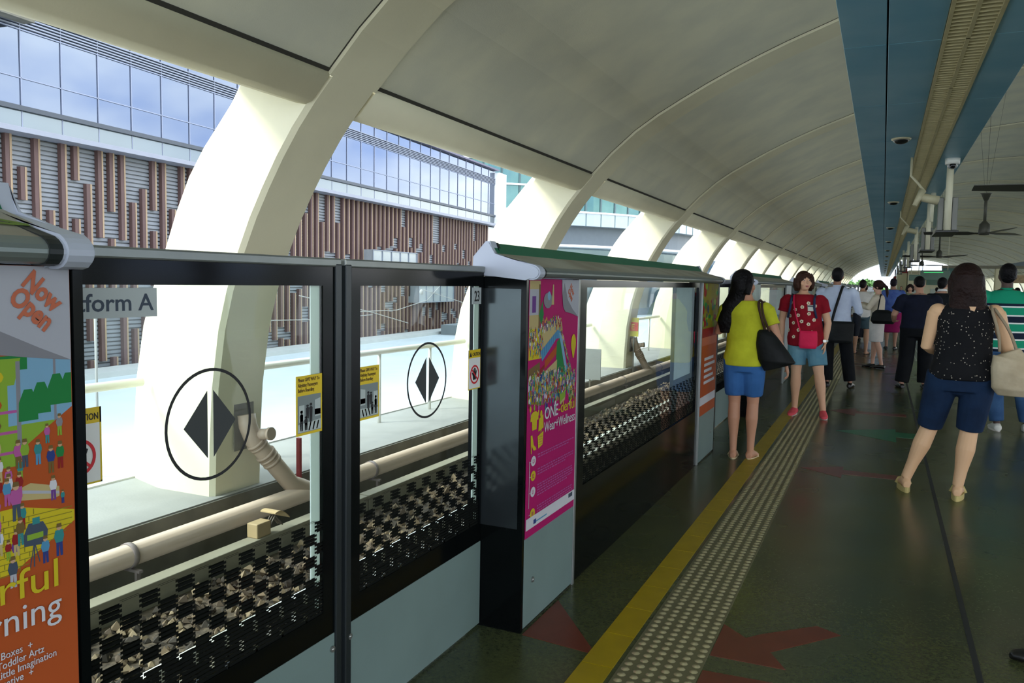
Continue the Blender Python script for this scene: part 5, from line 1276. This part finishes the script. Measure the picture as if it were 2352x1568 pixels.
def bag(label, cat, name, rings, m, straps=(), strap_m=None, n=20, extra=None):
    """rings = [(centre, half-u vector, half-v vector)]; straps = [(points, radius)]"""
    c = rings[-1][0]; e = empty(name, tuple(c), label, cat)
    bm = NB(); loft(bm, rings, n=n); bake(bm, 'bag_body', m, e, 0.008, 3)
    for pts, r in straps:
        bm = NB(); P = [Vector(p) for p in pts]; Q = []
        for i in range(len(P)-1):
            for j in range(4): 
                t = j/4; p0 = P[max(i-1,0)]; p1 = P[i]; p2 = P[i+1]; p3 = P[min(i+2,len(P)-1)]
                Q.append(0.5*((2*p1)+(-p0+p2)*t+(2*p0-5*p1+4*p2-p3)*t*t+(-p0+3*p1-3*p2+p3)*t**3))
        Q.append(P[-1]); tube(bm, Q, r, n=8); obj('strap', bm, strap_m or m, e)
    return e
V = Vector
# --- 1 woman in yellow, seen from behind, head turned right
p = person('woman with long black hair in a yellow T-shirt and blue shorts, seen from behind', 0.375, 7.07, 0, 1.615, w=0.98, legw=0.98, fl=(-0.065,0.0), fr=(0.075,0.04), shw=0.165,
           er=(0.265,-0.03,1.07), wr=(0.335,0.03,0.845), hr=(0.25,0.1,-1), el=(-0.235,0.03,1.09), wl=(-0.13,0.25,1.16), hl=(0.5,0.6,0.4), head=(-48,0), skin=(176,128,100), hair=(16,14,15), style='long', hlen=0.38, hx=-0.075, hw=0.95, neckoff=(-0.03,0),
           top=dict(m=cloth('yellow_tee', (186,190,44), (166,168,36)), hem=0.855, sleeve=0.30, sr=0.066, inf=0.016, flare=0.012, name='t_shirt'), bottom=dict(t='shorts', m=cloth('blue_shorts', (52,96,150), (42,84,134)), to=0.41, r1=0.076, inf=0.016, name='shorts'),
           shoes=dict(t='sandal', m=cloth('sandal_tan', (196,176,140)), thin=True), face_parts=True, voxel=0.0065, curl=0.8)
bx, by = 0.375, 7.07
bag('large black shoulder bag carried by the woman in yellow', 'bag', 'shoulder_bag', [(V((bx+0.165,by-0.06,1.13)), V((0.05,0,0)), V((0,0.03,0))), (V((bx+0.19,by-0.075,1.09)), V((0.085,0,-0.02)), V((0,0.05,0))), (V((bx+0.235,by-0.085,0.98)), V((0.135,0,-0.03)), V((0,0.07,0))), (V((bx+0.275,by-0.085,0.87)), V((0.155,0,-0.01)), V((0,0.075,0))), (V((bx+0.275,by-0.08,0.81)), V((0.10,0,0.03)), V((0,0.045,0)))],
    cloth('bag_black', (22,24,24), (14,16,16), rough=0.6), [([(bx+0.17,by-0.07,1.12),(bx+0.135,by-0.13,1.26),(bx+0.11,by-0.09,1.345),(bx+0.115,by-0.01,1.375),(bx+0.14,by+0.06,1.33)], 0.011), ([(bx+0.22,by-0.07,1.08),(bx+0.16,by-0.115,1.24),(bx+0.135,by-0.07,1.35),(bx+0.15,by+0.0,1.36)], 0.009)], cloth('strap_brown', (62,44,34)))
# --- 2 woman in red facing the camera
WX, WY = 0.60, 9.85
MR = cloth('red_top', (142,16,32), (122,12,28))
p = person('woman in a dark red flower-print top and denim shorts facing the viewer', WX, WY, 180, 1.66, w=1.12, dpt=1.15, legw=1.08, fl=(-0.27,0.10), fr=(0.05,0.02), pel=(-0.05,0), head=(28,10), skin=(206,160,128), hair=(58,34,24), style='bob', armw=1.12, shw=0.19,
           el=(-0.275,-0.02,1.08), wl=(-0.255,0.06,0.86), er=(0.235,-0.03,1.10), wr=(0.23,-0.02,0.85), top=dict(m=MR, hem=0.83, sleeve=0.28, sr=0.078, inf=0.018, flare=0.02, name='flowered_top'),
           bottom=dict(t='shorts', m=cloth('denim_light', (78,122,142), (112,150,162), sc=3.5), to=0.38, r1=0.105, inf=0.014, name='denim_shorts'), shoes=dict(t='sneaker', m=cloth('coral_shoe', (222,86,96)), sole=mat('sole_white', (214,206,200))), face_parts=True, voxel=0.007)
# printed flowers on the top: small raised rosettes on the front surface
bm = NB()
dgl = bpy.context.evaluated_depsgraph_get()
tp = p['parts']['top']; tp_me = tp.data
from mathutils.bvhtree import BVHTree
def onto(o, org, d):
    bvh = BVHTree.FromPolygons([v.co for v in o.data.vertices], [q.vertices for q in o.data.polygons]); l = wloc(o)
    h = bvh.ray_cast(Vector(org)-l, Vector(d)); return (h[0]+l, h[1]) if h[0] is not None else (None, None)
bvhc = {}
for fx_, fz_ in ((-0.125,1.31),(-0.075,1.235),(0.0,1.265),(0.065,1.31),(0.135,1.28),(-0.13,1.16),(-0.04,1.17),(0.075,1.19),(0.13,1.12),(-0.09,1.08),(0.0,1.10),(0.075,1.07),(-0.14,0.99),(-0.03,1.0),(0.12,0.98),(-0.08,0.92),(0.02,0.90)):
    hpt, hn = onto(tp, (WX+fx_, WY-1, fz_), (0,1,0))
    if hpt is None: continue
    u, v = frame_of(hn); c = hpt+hn*0.003; k = 16
    pts = [bm.verts.new(c + (u*math.cos(2*math.pi*i/k)+v*math.sin(2*math.pi*i/k))*0.020*(1+0.14*math.cos(5*2*math.pi*i/k))) for i in range(k)]
    bm.faces.new(pts)
    pts = [bm.verts.new(c+hn*0.0015 + (u*math.cos(2*math.pi*i/8)+v*math.sin(2*math.pi*i/8))*0.007) for i in range(8)]
    f = bm.faces.new(pts); f.material_index = 1
fo = obj('flower_print', bm, [cloth('flower_white', (220,210,180)), cloth('flower_centre', (110,70,50))], p['e'])
hpt, hn = onto(tp, (WX+0.085, WY-1, 1.255), (0,1,0))
bm = NB(); u, v = frame_of(hn); c = hpt + hn*0.006
for a0, a1, b0, b1, mi in ((-0.035,0.035,-0.034,0.034,0),(-0.033,0.033,0.012,0.030,1)):
    f = bm.faces.new([bm.verts.new(c+hn*0.001*mi+V((a,0,b))) for a, b in ((a0,b0),(a1,b0),(a1,b1),(a0,b1))]); f.material_index = mi
obj('pocket_patch', bm, [cloth('patch_grey', (206,206,196)), cloth('patch_dark', (96,100,104))], p['e'])
bm = NB()
for (xa, xb) in ((-0.125,-0.13),(0.125,0.13)):
    tube(bm, [(WX+xa, WY+0.02, 1.405),(WX+xa, WY-0.10, 1.36),(WX+xb, WY-0.145, 1.26),(WX+xb*1.2, WY-0.10, 1.14)], 0.013, n=8)
tag(obj('backpack_strap', bm, cloth('strap_navy', (46,56,84))), 'navy backpack straps over the shoulders of the woman in red', 'bag')
bm = NB(); tube(bm, [(WX+0.235,WY-0.07,0.885),(WX+0.262,WY-0.06,0.885)], 0.0, n=6) if False else None
wv = p['W'](p['WR'][-1])
tube(bm, [wv+V((0,0,0.012)), wv+V((0,0,0.034))], 0.036, n=18); box(bm, wv.x-0.016, wv.x+0.016, wv.y-0.046, wv.y-0.032, wv.z+0.008, wv.z+0.038); obj('wrist_watch', bm, mat('watch_steel', (206,210,206), 0.3, metal=0.7), p['e'])
bag('bright pink crossbody bag on the front of the woman in red', 'bag', 'crossbody_bag', [(V((WX+0.085,WY-0.205,1.0)), V((0.092,0,0)), V((0,0.02,0))), (V((WX+0.085,WY-0.21,0.97)), V((0.098,0,0)), V((0,0.034,0))), (V((WX+0.085,WY-0.21,0.83)), V((0.102,0,0)), V((0,0.038,0))), (V((WX+0.085,WY-0.21,0.795)), V((0.088,0,0)), V((0,0.026,0)))],
    cloth('bag_pink', (214,30,76), rough=0.6), [([(WX-0.005,WY-0.20,0.99),(WX-0.045,WY-0.195,1.12),(WX-0.085,WY-0.165,1.27),(WX-0.10,WY-0.09,1.385),(WX-0.10,WY+0.02,1.40)], 0.007)])
# --- 3 man in white shirt
p = person('man in a pale long-sleeved shirt and black trousers, seen from behind', 0.81, 12.85, 0, 1.77, w=1.22, fl=(-0.08,0.0), fr=(0.24,0.02), er=(0.32,0.02,1.13), wr=(0.27,0.24,1.08), hr=(-0.4,0.8,0), el=(-0.25,0.05,1.13), wl=(-0.2,0.28,1.1), hl=(0.4,0.8,0),
           skin=(150,108,84), hair=(20,18,20), style='short', top=dict(m=cloth('pale_shirt', (196,206,226), (178,188,210)), hem=0.95, sleeve=0.98, inf=0.018, collar=True, name='long_sleeved_shirt'), bottom=dict(t='trousers', m=cloth('black_trousers', (16,18,22), (10,12,16)), to=0.97, r1=0.085, inf=0.012, name='trousers'), shoes=dict(t='shoe', m=mat('shoe_black', (16,14,14), 0.35)), voxel=0.009)
bx, by = 0.81, 12.85
bag('black messenger bag hanging at the hip of the man in the pale shirt', 'bag', 'messenger_bag', [(V((bx+0.09,by-0.19,1.0)), V((0.17,0,0)), V((0,0.03,0))), (V((bx+0.09,by-0.2,0.97)), V((0.18,0,0)), V((0,0.05,0))), (V((bx+0.08,by-0.2,0.72)), V((0.18,0,0)), V((0,0.06,0))), (V((bx+0.08,by-0.2,0.68)), V((0.16,0,0)), V((0,0.04,0)))], cloth('bag_black', (22,24,24)),
    [([(bx-0.04,by-0.18,1.0),(bx-0.01,by-0.165,1.15),(bx+0.04,by-0.15,1.35),(bx+0.075,by-0.09,1.49),(bx+0.09,by+0.03,1.50)], 0.019)])
bag('dark folded jacket over the forearm of the man in the pale shirt', 'jacket', 'folded_jacket', [(V((bx+0.28,by+0.12,1.12)), V((0.05,0,0)), V((0,0.14,0))), (V((bx+0.29,by+0.12,1.02)), V((0.06,0,0)), V((0,0.15,0))), (V((bx+0.28,by+0.12,0.78)), V((0.05,0,0)), V((0,0.14,0)))], cloth('jacket_dark', (24,28,36)))
# --- 4 man in white tee and grey shorts
p = person('man in a white T-shirt and grey-green shorts standing with his back turned', 1.02, 19.7, -10, 1.66, w=1.25, dpt=1.25, legw=1.1, fl=(-0.11,0), fr=(0.14,-0.05), er=(0.30,0.02,1.12), wr=(0.2,0.25,1.1), hr=(-0.5,0.7,0.2), el=(-0.30,0.02,1.1), wl=(-0.2,0.24,1.08), hl=(0.5,0.7,0.2), skin=(176,132,104), hair=(30,26,26), style='short',
           top=dict(m=cloth('white_tee', (214,210,204)), hem=0.84, sleeve=0.34, sr=0.085, inf=0.02, name='t_shirt'), bottom=dict(t='shorts', m=cloth('grey_shorts', (66,84,92)), to=0.40, r1=0.1, inf=0.016, name='shorts'), shoes=dict(t='sandal', m=cloth('sandal_dark', (40,32,30))), voxel=0.011)
# --- 5 woman in cream jacket and skirt looking at phone, facing left
SX, SY = 1.36, 16.35
p = person('woman in a cream jacket and white skirt with a black bag, looking at her phone', SX, SY, 75, 1.62, w=0.98, fl=(-0.05,-0.1), fr=(0.03,0.08), el=(-0.24,0.10,1.12), wl=(-0.10,0.33,1.20), hl=(0.2,0.8,0.5), er=(0.23,0.08,1.10), wr=(0.08,0.32,1.21), hr=(-0.2,0.8,0.5), head=(0,-14), skin=(204,158,134), hair=(52,34,28), style='pony', face_parts=True,
           top=dict(m=cloth('cream_jacket', (210,198,178)), hem=0.84, sleeve=0.97, inf=0.016, name='jacket'), bottom=dict(t='skirt', m=cloth('white_skirt', (208,202,196)), hem=0.52, inf=0.012, name='skirt'), shoes=dict(t='shoe', m=mat('shoe_black', (16,14,14))), voxel=0.009, curl=0.9)
hc = (p['W'](p['WR'][1])+p['W'](p['WR'][-1]))*0.5
bm = NB(); box(bm, hc.x-0.13, hc.x-0.10, hc.y-0.04, hc.y+0.04, hc.z+0.05, hc.z+0.19, bev=0.004); tag(obj('mobile_phone', bm, mat('phone_black', (20,20,24), 0.2)), 'dark mobile phone held by the woman in the cream jacket', 'phone')
bag('large black handbag on the arm of the woman in the cream jacket', 'bag', 'handbag', [(V((SX+0.08,SY-0.22,1.10)), V((0.10,0,0)), V((0,0.04,0))), (V((SX+0.10,SY-0.23,1.04)), V((0.19,0,0)), V((0,0.07,0))), (V((SX+0.10,SY-0.24,0.90)), V((0.215,0,0)), V((0,0.09,0))), (V((SX+0.10,SY-0.23,0.84)), V((0.17,0,0)), V((0,0.05,0)))], cloth('bag_black', (22,24,24)),
    [([(SX+0.0,SY-0.22,1.07),(SX+0.02,SY-0.20,1.22),(SX+0.04,SY-0.14,1.37),(SX+0.06,SY-0.05,1.36)], 0.012)])
# --- 6 person in red farther off
person('dark-haired person in a red top mostly hidden behind the man in the pale shirt', 0.98, 24.5, 0, 1.58, w=1.05, skin=(170,126,100), style='short', top=dict(m=cloth('red_plain', (150,24,40)), hem=0.86, sleeve=0.35, inf=0.018, name='shirt'), bottom=dict(t='trousers', m=cloth('dark_trousers', (30,30,40)), to=0.97, r1=0.08, name='trousers'), shoes=dict(t='shoe', m=mat('shoe_black', (16,14,14))), voxel=0.013)
# --- 7 person in blue top
person('person in a blue top standing behind the woman in the cream jacket', 1.66, 21.5, 0, 1.72, w=1.15, dpt=1.1, skin=(160,118,96), hair=(36,30,38), style='short', top=dict(m=cloth('blue_top', (58,78,150), (84,110,170)), hem=0.85, sleeve=0.36, inf=0.02, name='shirt'), bottom=dict(t='skirt', m=cloth('magenta_skirt', (134,20,80)), hem=0.42, name='skirt'), shoes=dict(t='shoe', m=mat('shoe_black', (16,14,14))), voxel=0.012)
# --- 8 woman with the green bag facing the camera
person('woman in a grey-green dress with a lime green bag, facing the viewer', 2.12, 25.0, 180, 1.60, w=0.95, skin=(200,156,130), hair=(40,28,26), style='bob', top=dict(m=cloth('sage_top', (140,150,120)), hem=0.84, sleeve=0.3, inf=0.016, name='blouse'), bottom=dict(t='skirt', m=cloth('sage_skirt', (150,152,100)), hem=0.45, name='skirt'), shoes=dict(t='shoe', m=mat('shoe_tan', (140,110,84))), voxel=0.012, face_parts=True)
bag('lime green tote bag beside the woman in the grey-green dress', 'bag', 'tote_bag', [(V((2.29,24.85,1.25)), V((0.05,0,0)), V((0,0.04,0))), (V((2.31,24.85,1.1)), V((0.12,0,0)), V((0,0.07,0))), (V((2.34,24.85,0.86)), V((0.18,0,0)), V((0,0.08,0))), (V((2.33,24.85,0.82)), V((0.14,0,0)), V((0,0.05,0)))], cloth('bag_lime', (130,190,40)), [([(2.29,24.85,1.22),(2.27,24.87,1.3),(2.25,24.9,1.36)], 0.012)])
# --- 9 man in dark uniform
UX, UY = 1.93, 13.3
p = person('broad man in a dark navy shirt and black trousers with head bowed, seen from behind', UX, UY, 8, 1.66, w=1.42, dpt=1.3, legw=1.15, armw=1.2, fl=(-0.19,0.0), fr=(0.13,0.06), kl=(-0.13,0.03,0.47), el=(-0.33,0.02,1.10), wl=(-0.30,0.2,1.0), hl=(0.3,0.9,-0.1), er=(0.30,0.06,1.1), wr=(0.2,0.28,1.08), hr=(-0.4,0.8,0), head=(0,-32), neckoff=(0,0.06), skin=(186,140,116), hair=(16,14,14), style='short', shw=0.225,
           top=dict(m=cloth('navy_shirt', (22,26,44), (16,20,34)), hem=0.93, sleeve=0.36, sr=0.085, inf=0.022, collar=True, name='shirt'), bottom=dict(t='trousers', m=cloth('black_trousers', (16,18,22)), to=0.97, r1=0.1, inf=0.016, name='trousers'), shoes=dict(t='shoe', m=mat('shoe_black', (16,14,14))), voxel=0.009)
bm = NB(); box(bm, UX-0.24, UX-0.17, UY-0.03, UY+0.04, 0.55, 0.95, bev=0.03)
tag(obj('folded_umbrella', bm, cloth('umbrella_grey', (90,112,120))), 'grey-blue folded umbrella at the left hip of the man in navy', 'umbrella')
# --- 10 second dark-clothed man
person('dark-jacketed man with a white collar just behind the broad man in navy', 2.36, 15.6, -25, 1.68, w=1.2, skin=(190,146,120), hair=(18,16,18), style='short', top=dict(m=cloth('jacket_black', (26,30,34)), hem=0.86, sleeve=0.95, inf=0.02, name='jacket'), bottom=dict(t='trousers', m=cloth('black_trousers', (16,18,22)), to=0.97, r1=0.085, name='trousers'), shoes=dict(t='shoe', m=mat('shoe_black', (16,14,14))), voxel=0.011)
bm = NB(); c = V((2.36, 15.6, 1.455)); tube(bm, [c, c+V((0,0.005,0.04))], [0.082,0.068], n=18); tag(obj('shirt_collar', bm, cloth('white_collar', (226,224,220))), None, None); COLLAR = bpy.data.objects['shirt_collar']
PP = [o for o in bpy.data.objects if o.get('label', '').startswith('dark-jacketed man')][0]
COLLAR.location = COLLAR.location - PP.location; COLLAR.parent = PP
# --- 11 woman in the black patterned top
BX, BY = 1.95, 6.45
MT = cloth('black_print_top', (18,18,20), (12,12,14), bump=(9,0.3))
nt = MT.node_tree; b = nt.nodes['Principled BSDF']; tcx = nt.nodes.new('ShaderNodeTexCoord'); vo = nt.nodes.new('ShaderNodeTexVoronoi'); vo.inputs['Scale'].default_value = 42
nt.links.new(tcx.outputs['Object'], vo.inputs['Vector']); lt = nt.nodes.new('ShaderNodeMath'); lt.operation = 'LESS_THAN'; lt.inputs[1].default_value = 0.16; nt.links.new(vo.outputs['Distance'], lt.inputs[0])
mxx = nt.nodes.new('ShaderNodeMixRGB'); src = b.inputs['Base Color'].links[0].from_socket; nt.links.new(lt.outputs[0], mxx.inputs['Fac']); nt.links.new(src, mxx.inputs['Color1']); mxx.inputs['Color2'].default_value = (0.42,0.36,0.28,1); nt.links.new(mxx.outputs['Color'], b.inputs['Base Color'])
p = person('woman in a sleeveless black patterned top and dark denim shorts, nearest, seen from behind', BX, BY, 0, 1.66, w=1.10, dpt=1.08, legw=1.14, armw=1.1, pel=(0.015,0), chest=(0.018,0), fl=(-0.30,0.10,0.028), fr=(0.03,0.0,0.028), kl=(-0.165,0.11,0.48), kr=(0.085,0.04,0.48), shw=0.185, hip=0.11,
           el=(-0.215,0.02,1.085), wl=(-0.10,0.26,1.02), hl=(0.5,0.8,0), er=(0.285,0.02,1.10), wr=(0.30,0.16,0.90), hr=(0,0.3,-1), head=(14,0), neckoff=(-0.01,0), skin=(208,166,126), hair=(36,22,18), style='long', hlen=0.22, hw=1.14,
           top=dict(m=MT, hem=0.885, sleeve=0.0, shoulder=True, inf=0.016, flare=0.02, name='sleeveless_top'), bottom=dict(t='shorts', m=cloth('denim_dark', (20,40,66), (14,30,52), bump=(14,0.4)), to=0.475, r1=0.086, inf=0.012, name='denim_shorts'), shoes=dict(t='sandal', m=cloth('sandal_beige', (186,168,110)), h=0.028, back=False), face_parts=True, voxel=0.006)
bm = NB(); hpt, hn = onto(p['parts']['top'], (BX+0.05, BY-1, 1.36), (0,1,0))
if hpt is not None:
    c = hpt + hn*0.004
    bm.faces.new([bm.verts.new(c+V((a,0.0,b_))) for a, b_ in ((-0.022,0.02),(-0.006,-0.028),(0.006,-0.030),(0.020,0.02))])
    obj('keyhole_opening', bm, mat('skin_208_166', (208,166,126)), p['e'])
bm = NB()
for k_ in range(3):
    hpt, hn = onto(p['parts']['bottom'], (BX-0.06+0.07*k_, BY-1, 0.925), (0,1,0))
    if hpt is not None: box(bm, hpt.x-0.006, hpt.x+0.006, hpt.y-0.004, hpt.y+0.004, 0.90, 0.945)
obj('belt_loop', bm, cloth('denim_dark', (20,40,66)), p['e'])
bag('large beige shoulder bag hanging from the woman in the black patterned top', 'bag', 'shoulder_bag', [(V((BX+0.275,BY-0.10,1.08)), V((0.07,0,0.03)), V((0,0.03,0))), (V((BX+0.305,BY-0.12,1.03)), V((0.12,0,-0.03)), V((0,0.06,0))), (V((BX+0.365,BY-0.13,0.92)), V((0.19,0,-0.05)), V((0,0.085,0))), (V((BX+0.395,BY-0.13,0.83)), V((0.21,0,0.0)), V((0,0.08,0))), (V((BX+0.375,BY-0.12,0.78)), V((0.15,0,0.0)), V((0,0.05,0)))],
    cloth('bag_beige', (186,170,142), (166,150,122), rough=0.6), [([(BX+0.225,BY-0.11,1.08),(BX+0.210,BY-0.135,1.2),(BX+0.175,BY-0.10,1.335),(BX+0.170,BY-0.0,1.385),(BX+0.185,BY+0.07,1.33)], 0.010), ([(BX+0.335,BY-0.10,1.06),(BX+0.275,BY-0.12,1.22),(BX+0.195,BY-0.07,1.355),(BX+0.185,BY+0.02,1.38)], 0.010)], cloth('strap_taupe', (150,134,110)))
# --- 12 man in the green striped polo
MG = mat('green_stripes', (20,120,92), 0.85, spec=0.2); nt = MG.node_tree; b = nt.nodes['Principled BSDF']
tcx = nt.nodes.new('ShaderNodeTexCoord'); sx = nt.nodes.new('ShaderNodeSeparateXYZ'); nt.links.new(tcx.outputs['Object'], sx.inputs[0])
dv = mnode(nt, 'FRACT', mnode(nt, 'DIVIDE', mnode(nt, 'SUBTRACT', sx.outputs['Z'], 0.045), 0.172))
rp = nt.nodes.new('ShaderNodeValToRGB'); rp.color_ramp.interpolation = 'CONSTANT'; el_ = rp.color_ramp.elements
el_[0].position = 0; el_[0].color = lin((22,138,104)); el_[1].position = 0.40; el_[1].color = lin((214,220,214))
for pz, c_ in ((0.49,(20,30,48)),(0.80,(20,30,48)),(0.86,(214,220,214)),(0.95,(22,138,104))):
    q = el_.new(pz); q.color = lin(c_)
mgt = mnode(nt, 'GREATER_THAN', sx.outputs['Z'], 1.36); nt.links.new(dv, rp.inputs['Fac']); mxg = nt.nodes.new('ShaderNodeMixRGB'); nt.links.new(mgt, mxg.inputs['Fac']); nt.links.new(rp.outputs['Color'], mxg.inputs['Color1']); mxg.inputs['Color2'].default_value = lin((22,138,104)); nt.links.new(mxg.outputs['Color'], b.inputs['Base Color'])
p = person('man in a green polo with navy and white stripes and blue jeans', 2.62, 9.86, 0, 1.76, w=1.2, dpt=1.1, armw=1.1, chest=(0,0), fl=(-0.02,0.0), fr=(0.27,0.12), skin=(74,54,44), hair=(14,12,14), style='short', shw=0.215, top=dict(m=MG, hem=0.82, sleeve=0.40, sr=0.075, inf=0.022, collar=True, name='striped_polo'),
           bottom=dict(t='trousers', m=cloth('jeans_blue', (60,92,128), (44,72,108)), to=0.97, r1=0.07, inf=0.012, name='jeans'), shoes=dict(t='sneaker', m=cloth('sneaker_white', (206,204,196)), sole=mat('sole_white', (214,206,200))), voxel=0.009)
# --- 13.. far people
person('person in an olive shirt seen between the striped polo and the cream column', 4.62, 24.5, 0, 1.55, w=1.1, skin=(170,126,100), style='short', top=dict(m=cloth('olive_shirt', (122,112,40)), hem=0.86, sleeve=0.35, name='shirt'), bottom=dict(t='trousers', m=cloth('dark_trousers', (30,30,40)), to=0.97, r1=0.08, name='trousers'), voxel=0.014)
person('small distant person in dark blue standing before the cream room', 3.6, 40, 0, 1.55, w=1.2, skin=(170,126,100), style='short', top=dict(m=cloth('dkblue_shirt', (38,34,70)), hem=0.86, sleeve=0.4, name='shirt'), bottom=dict(t='trousers', m=cloth('dark_trousers', (30,30,40)), to=0.97, r1=0.08, name='trousers'), voxel=0.016)
person('tiny distant person beside the cream room with the red fascia', 2.52, 58.5, 180, 1.62, skin=(170,126,100), style='short', top=dict(m=cloth('dkblue_shirt', (38,34,70)), hem=0.86, sleeve=0.4, name='shirt'), bottom=dict(t='trousers', m=cloth('dark_trousers', (30,30,40)), to=0.97, r1=0.08, name='trousers'), voxel=0.018)
person('person at the far right edge of whom only a brown sandal shows', 3.27, 11.2, 0, 1.66, fl=(-0.2,0.0), skin=(150,108,84), style='short', top=dict(m=cloth('dark_shirt', (40,40,46)), hem=0.86, sleeve=0.35, name='shirt'), bottom=dict(t='trousers', m=cloth('dark_trousers', (30,30,40)), to=0.9, r1=0.08, name='trousers'), shoes=dict(t='sandal', m=cloth('sandal_brown', (96,60,40))), voxel=0.012)
person('person standing just outside the right edge, only a black shoe in view', 2.27, 3.78, 75, 1.70, fl=(-0.10,0.10), fr=(0.22,0.0), skin=(150,108,84), style='short', top=dict(m=cloth('dark_shirt', (40,40,46)), hem=0.86, sleeve=0.35, name='shirt'), bottom=dict(t='trousers', m=cloth('dark_trousers', (30,30,40)), to=0.97, r1=0.08, name='trousers'), shoes=dict(t='shoe', m=mat('shoe_black', (16,14,14))), voxel=0.012)
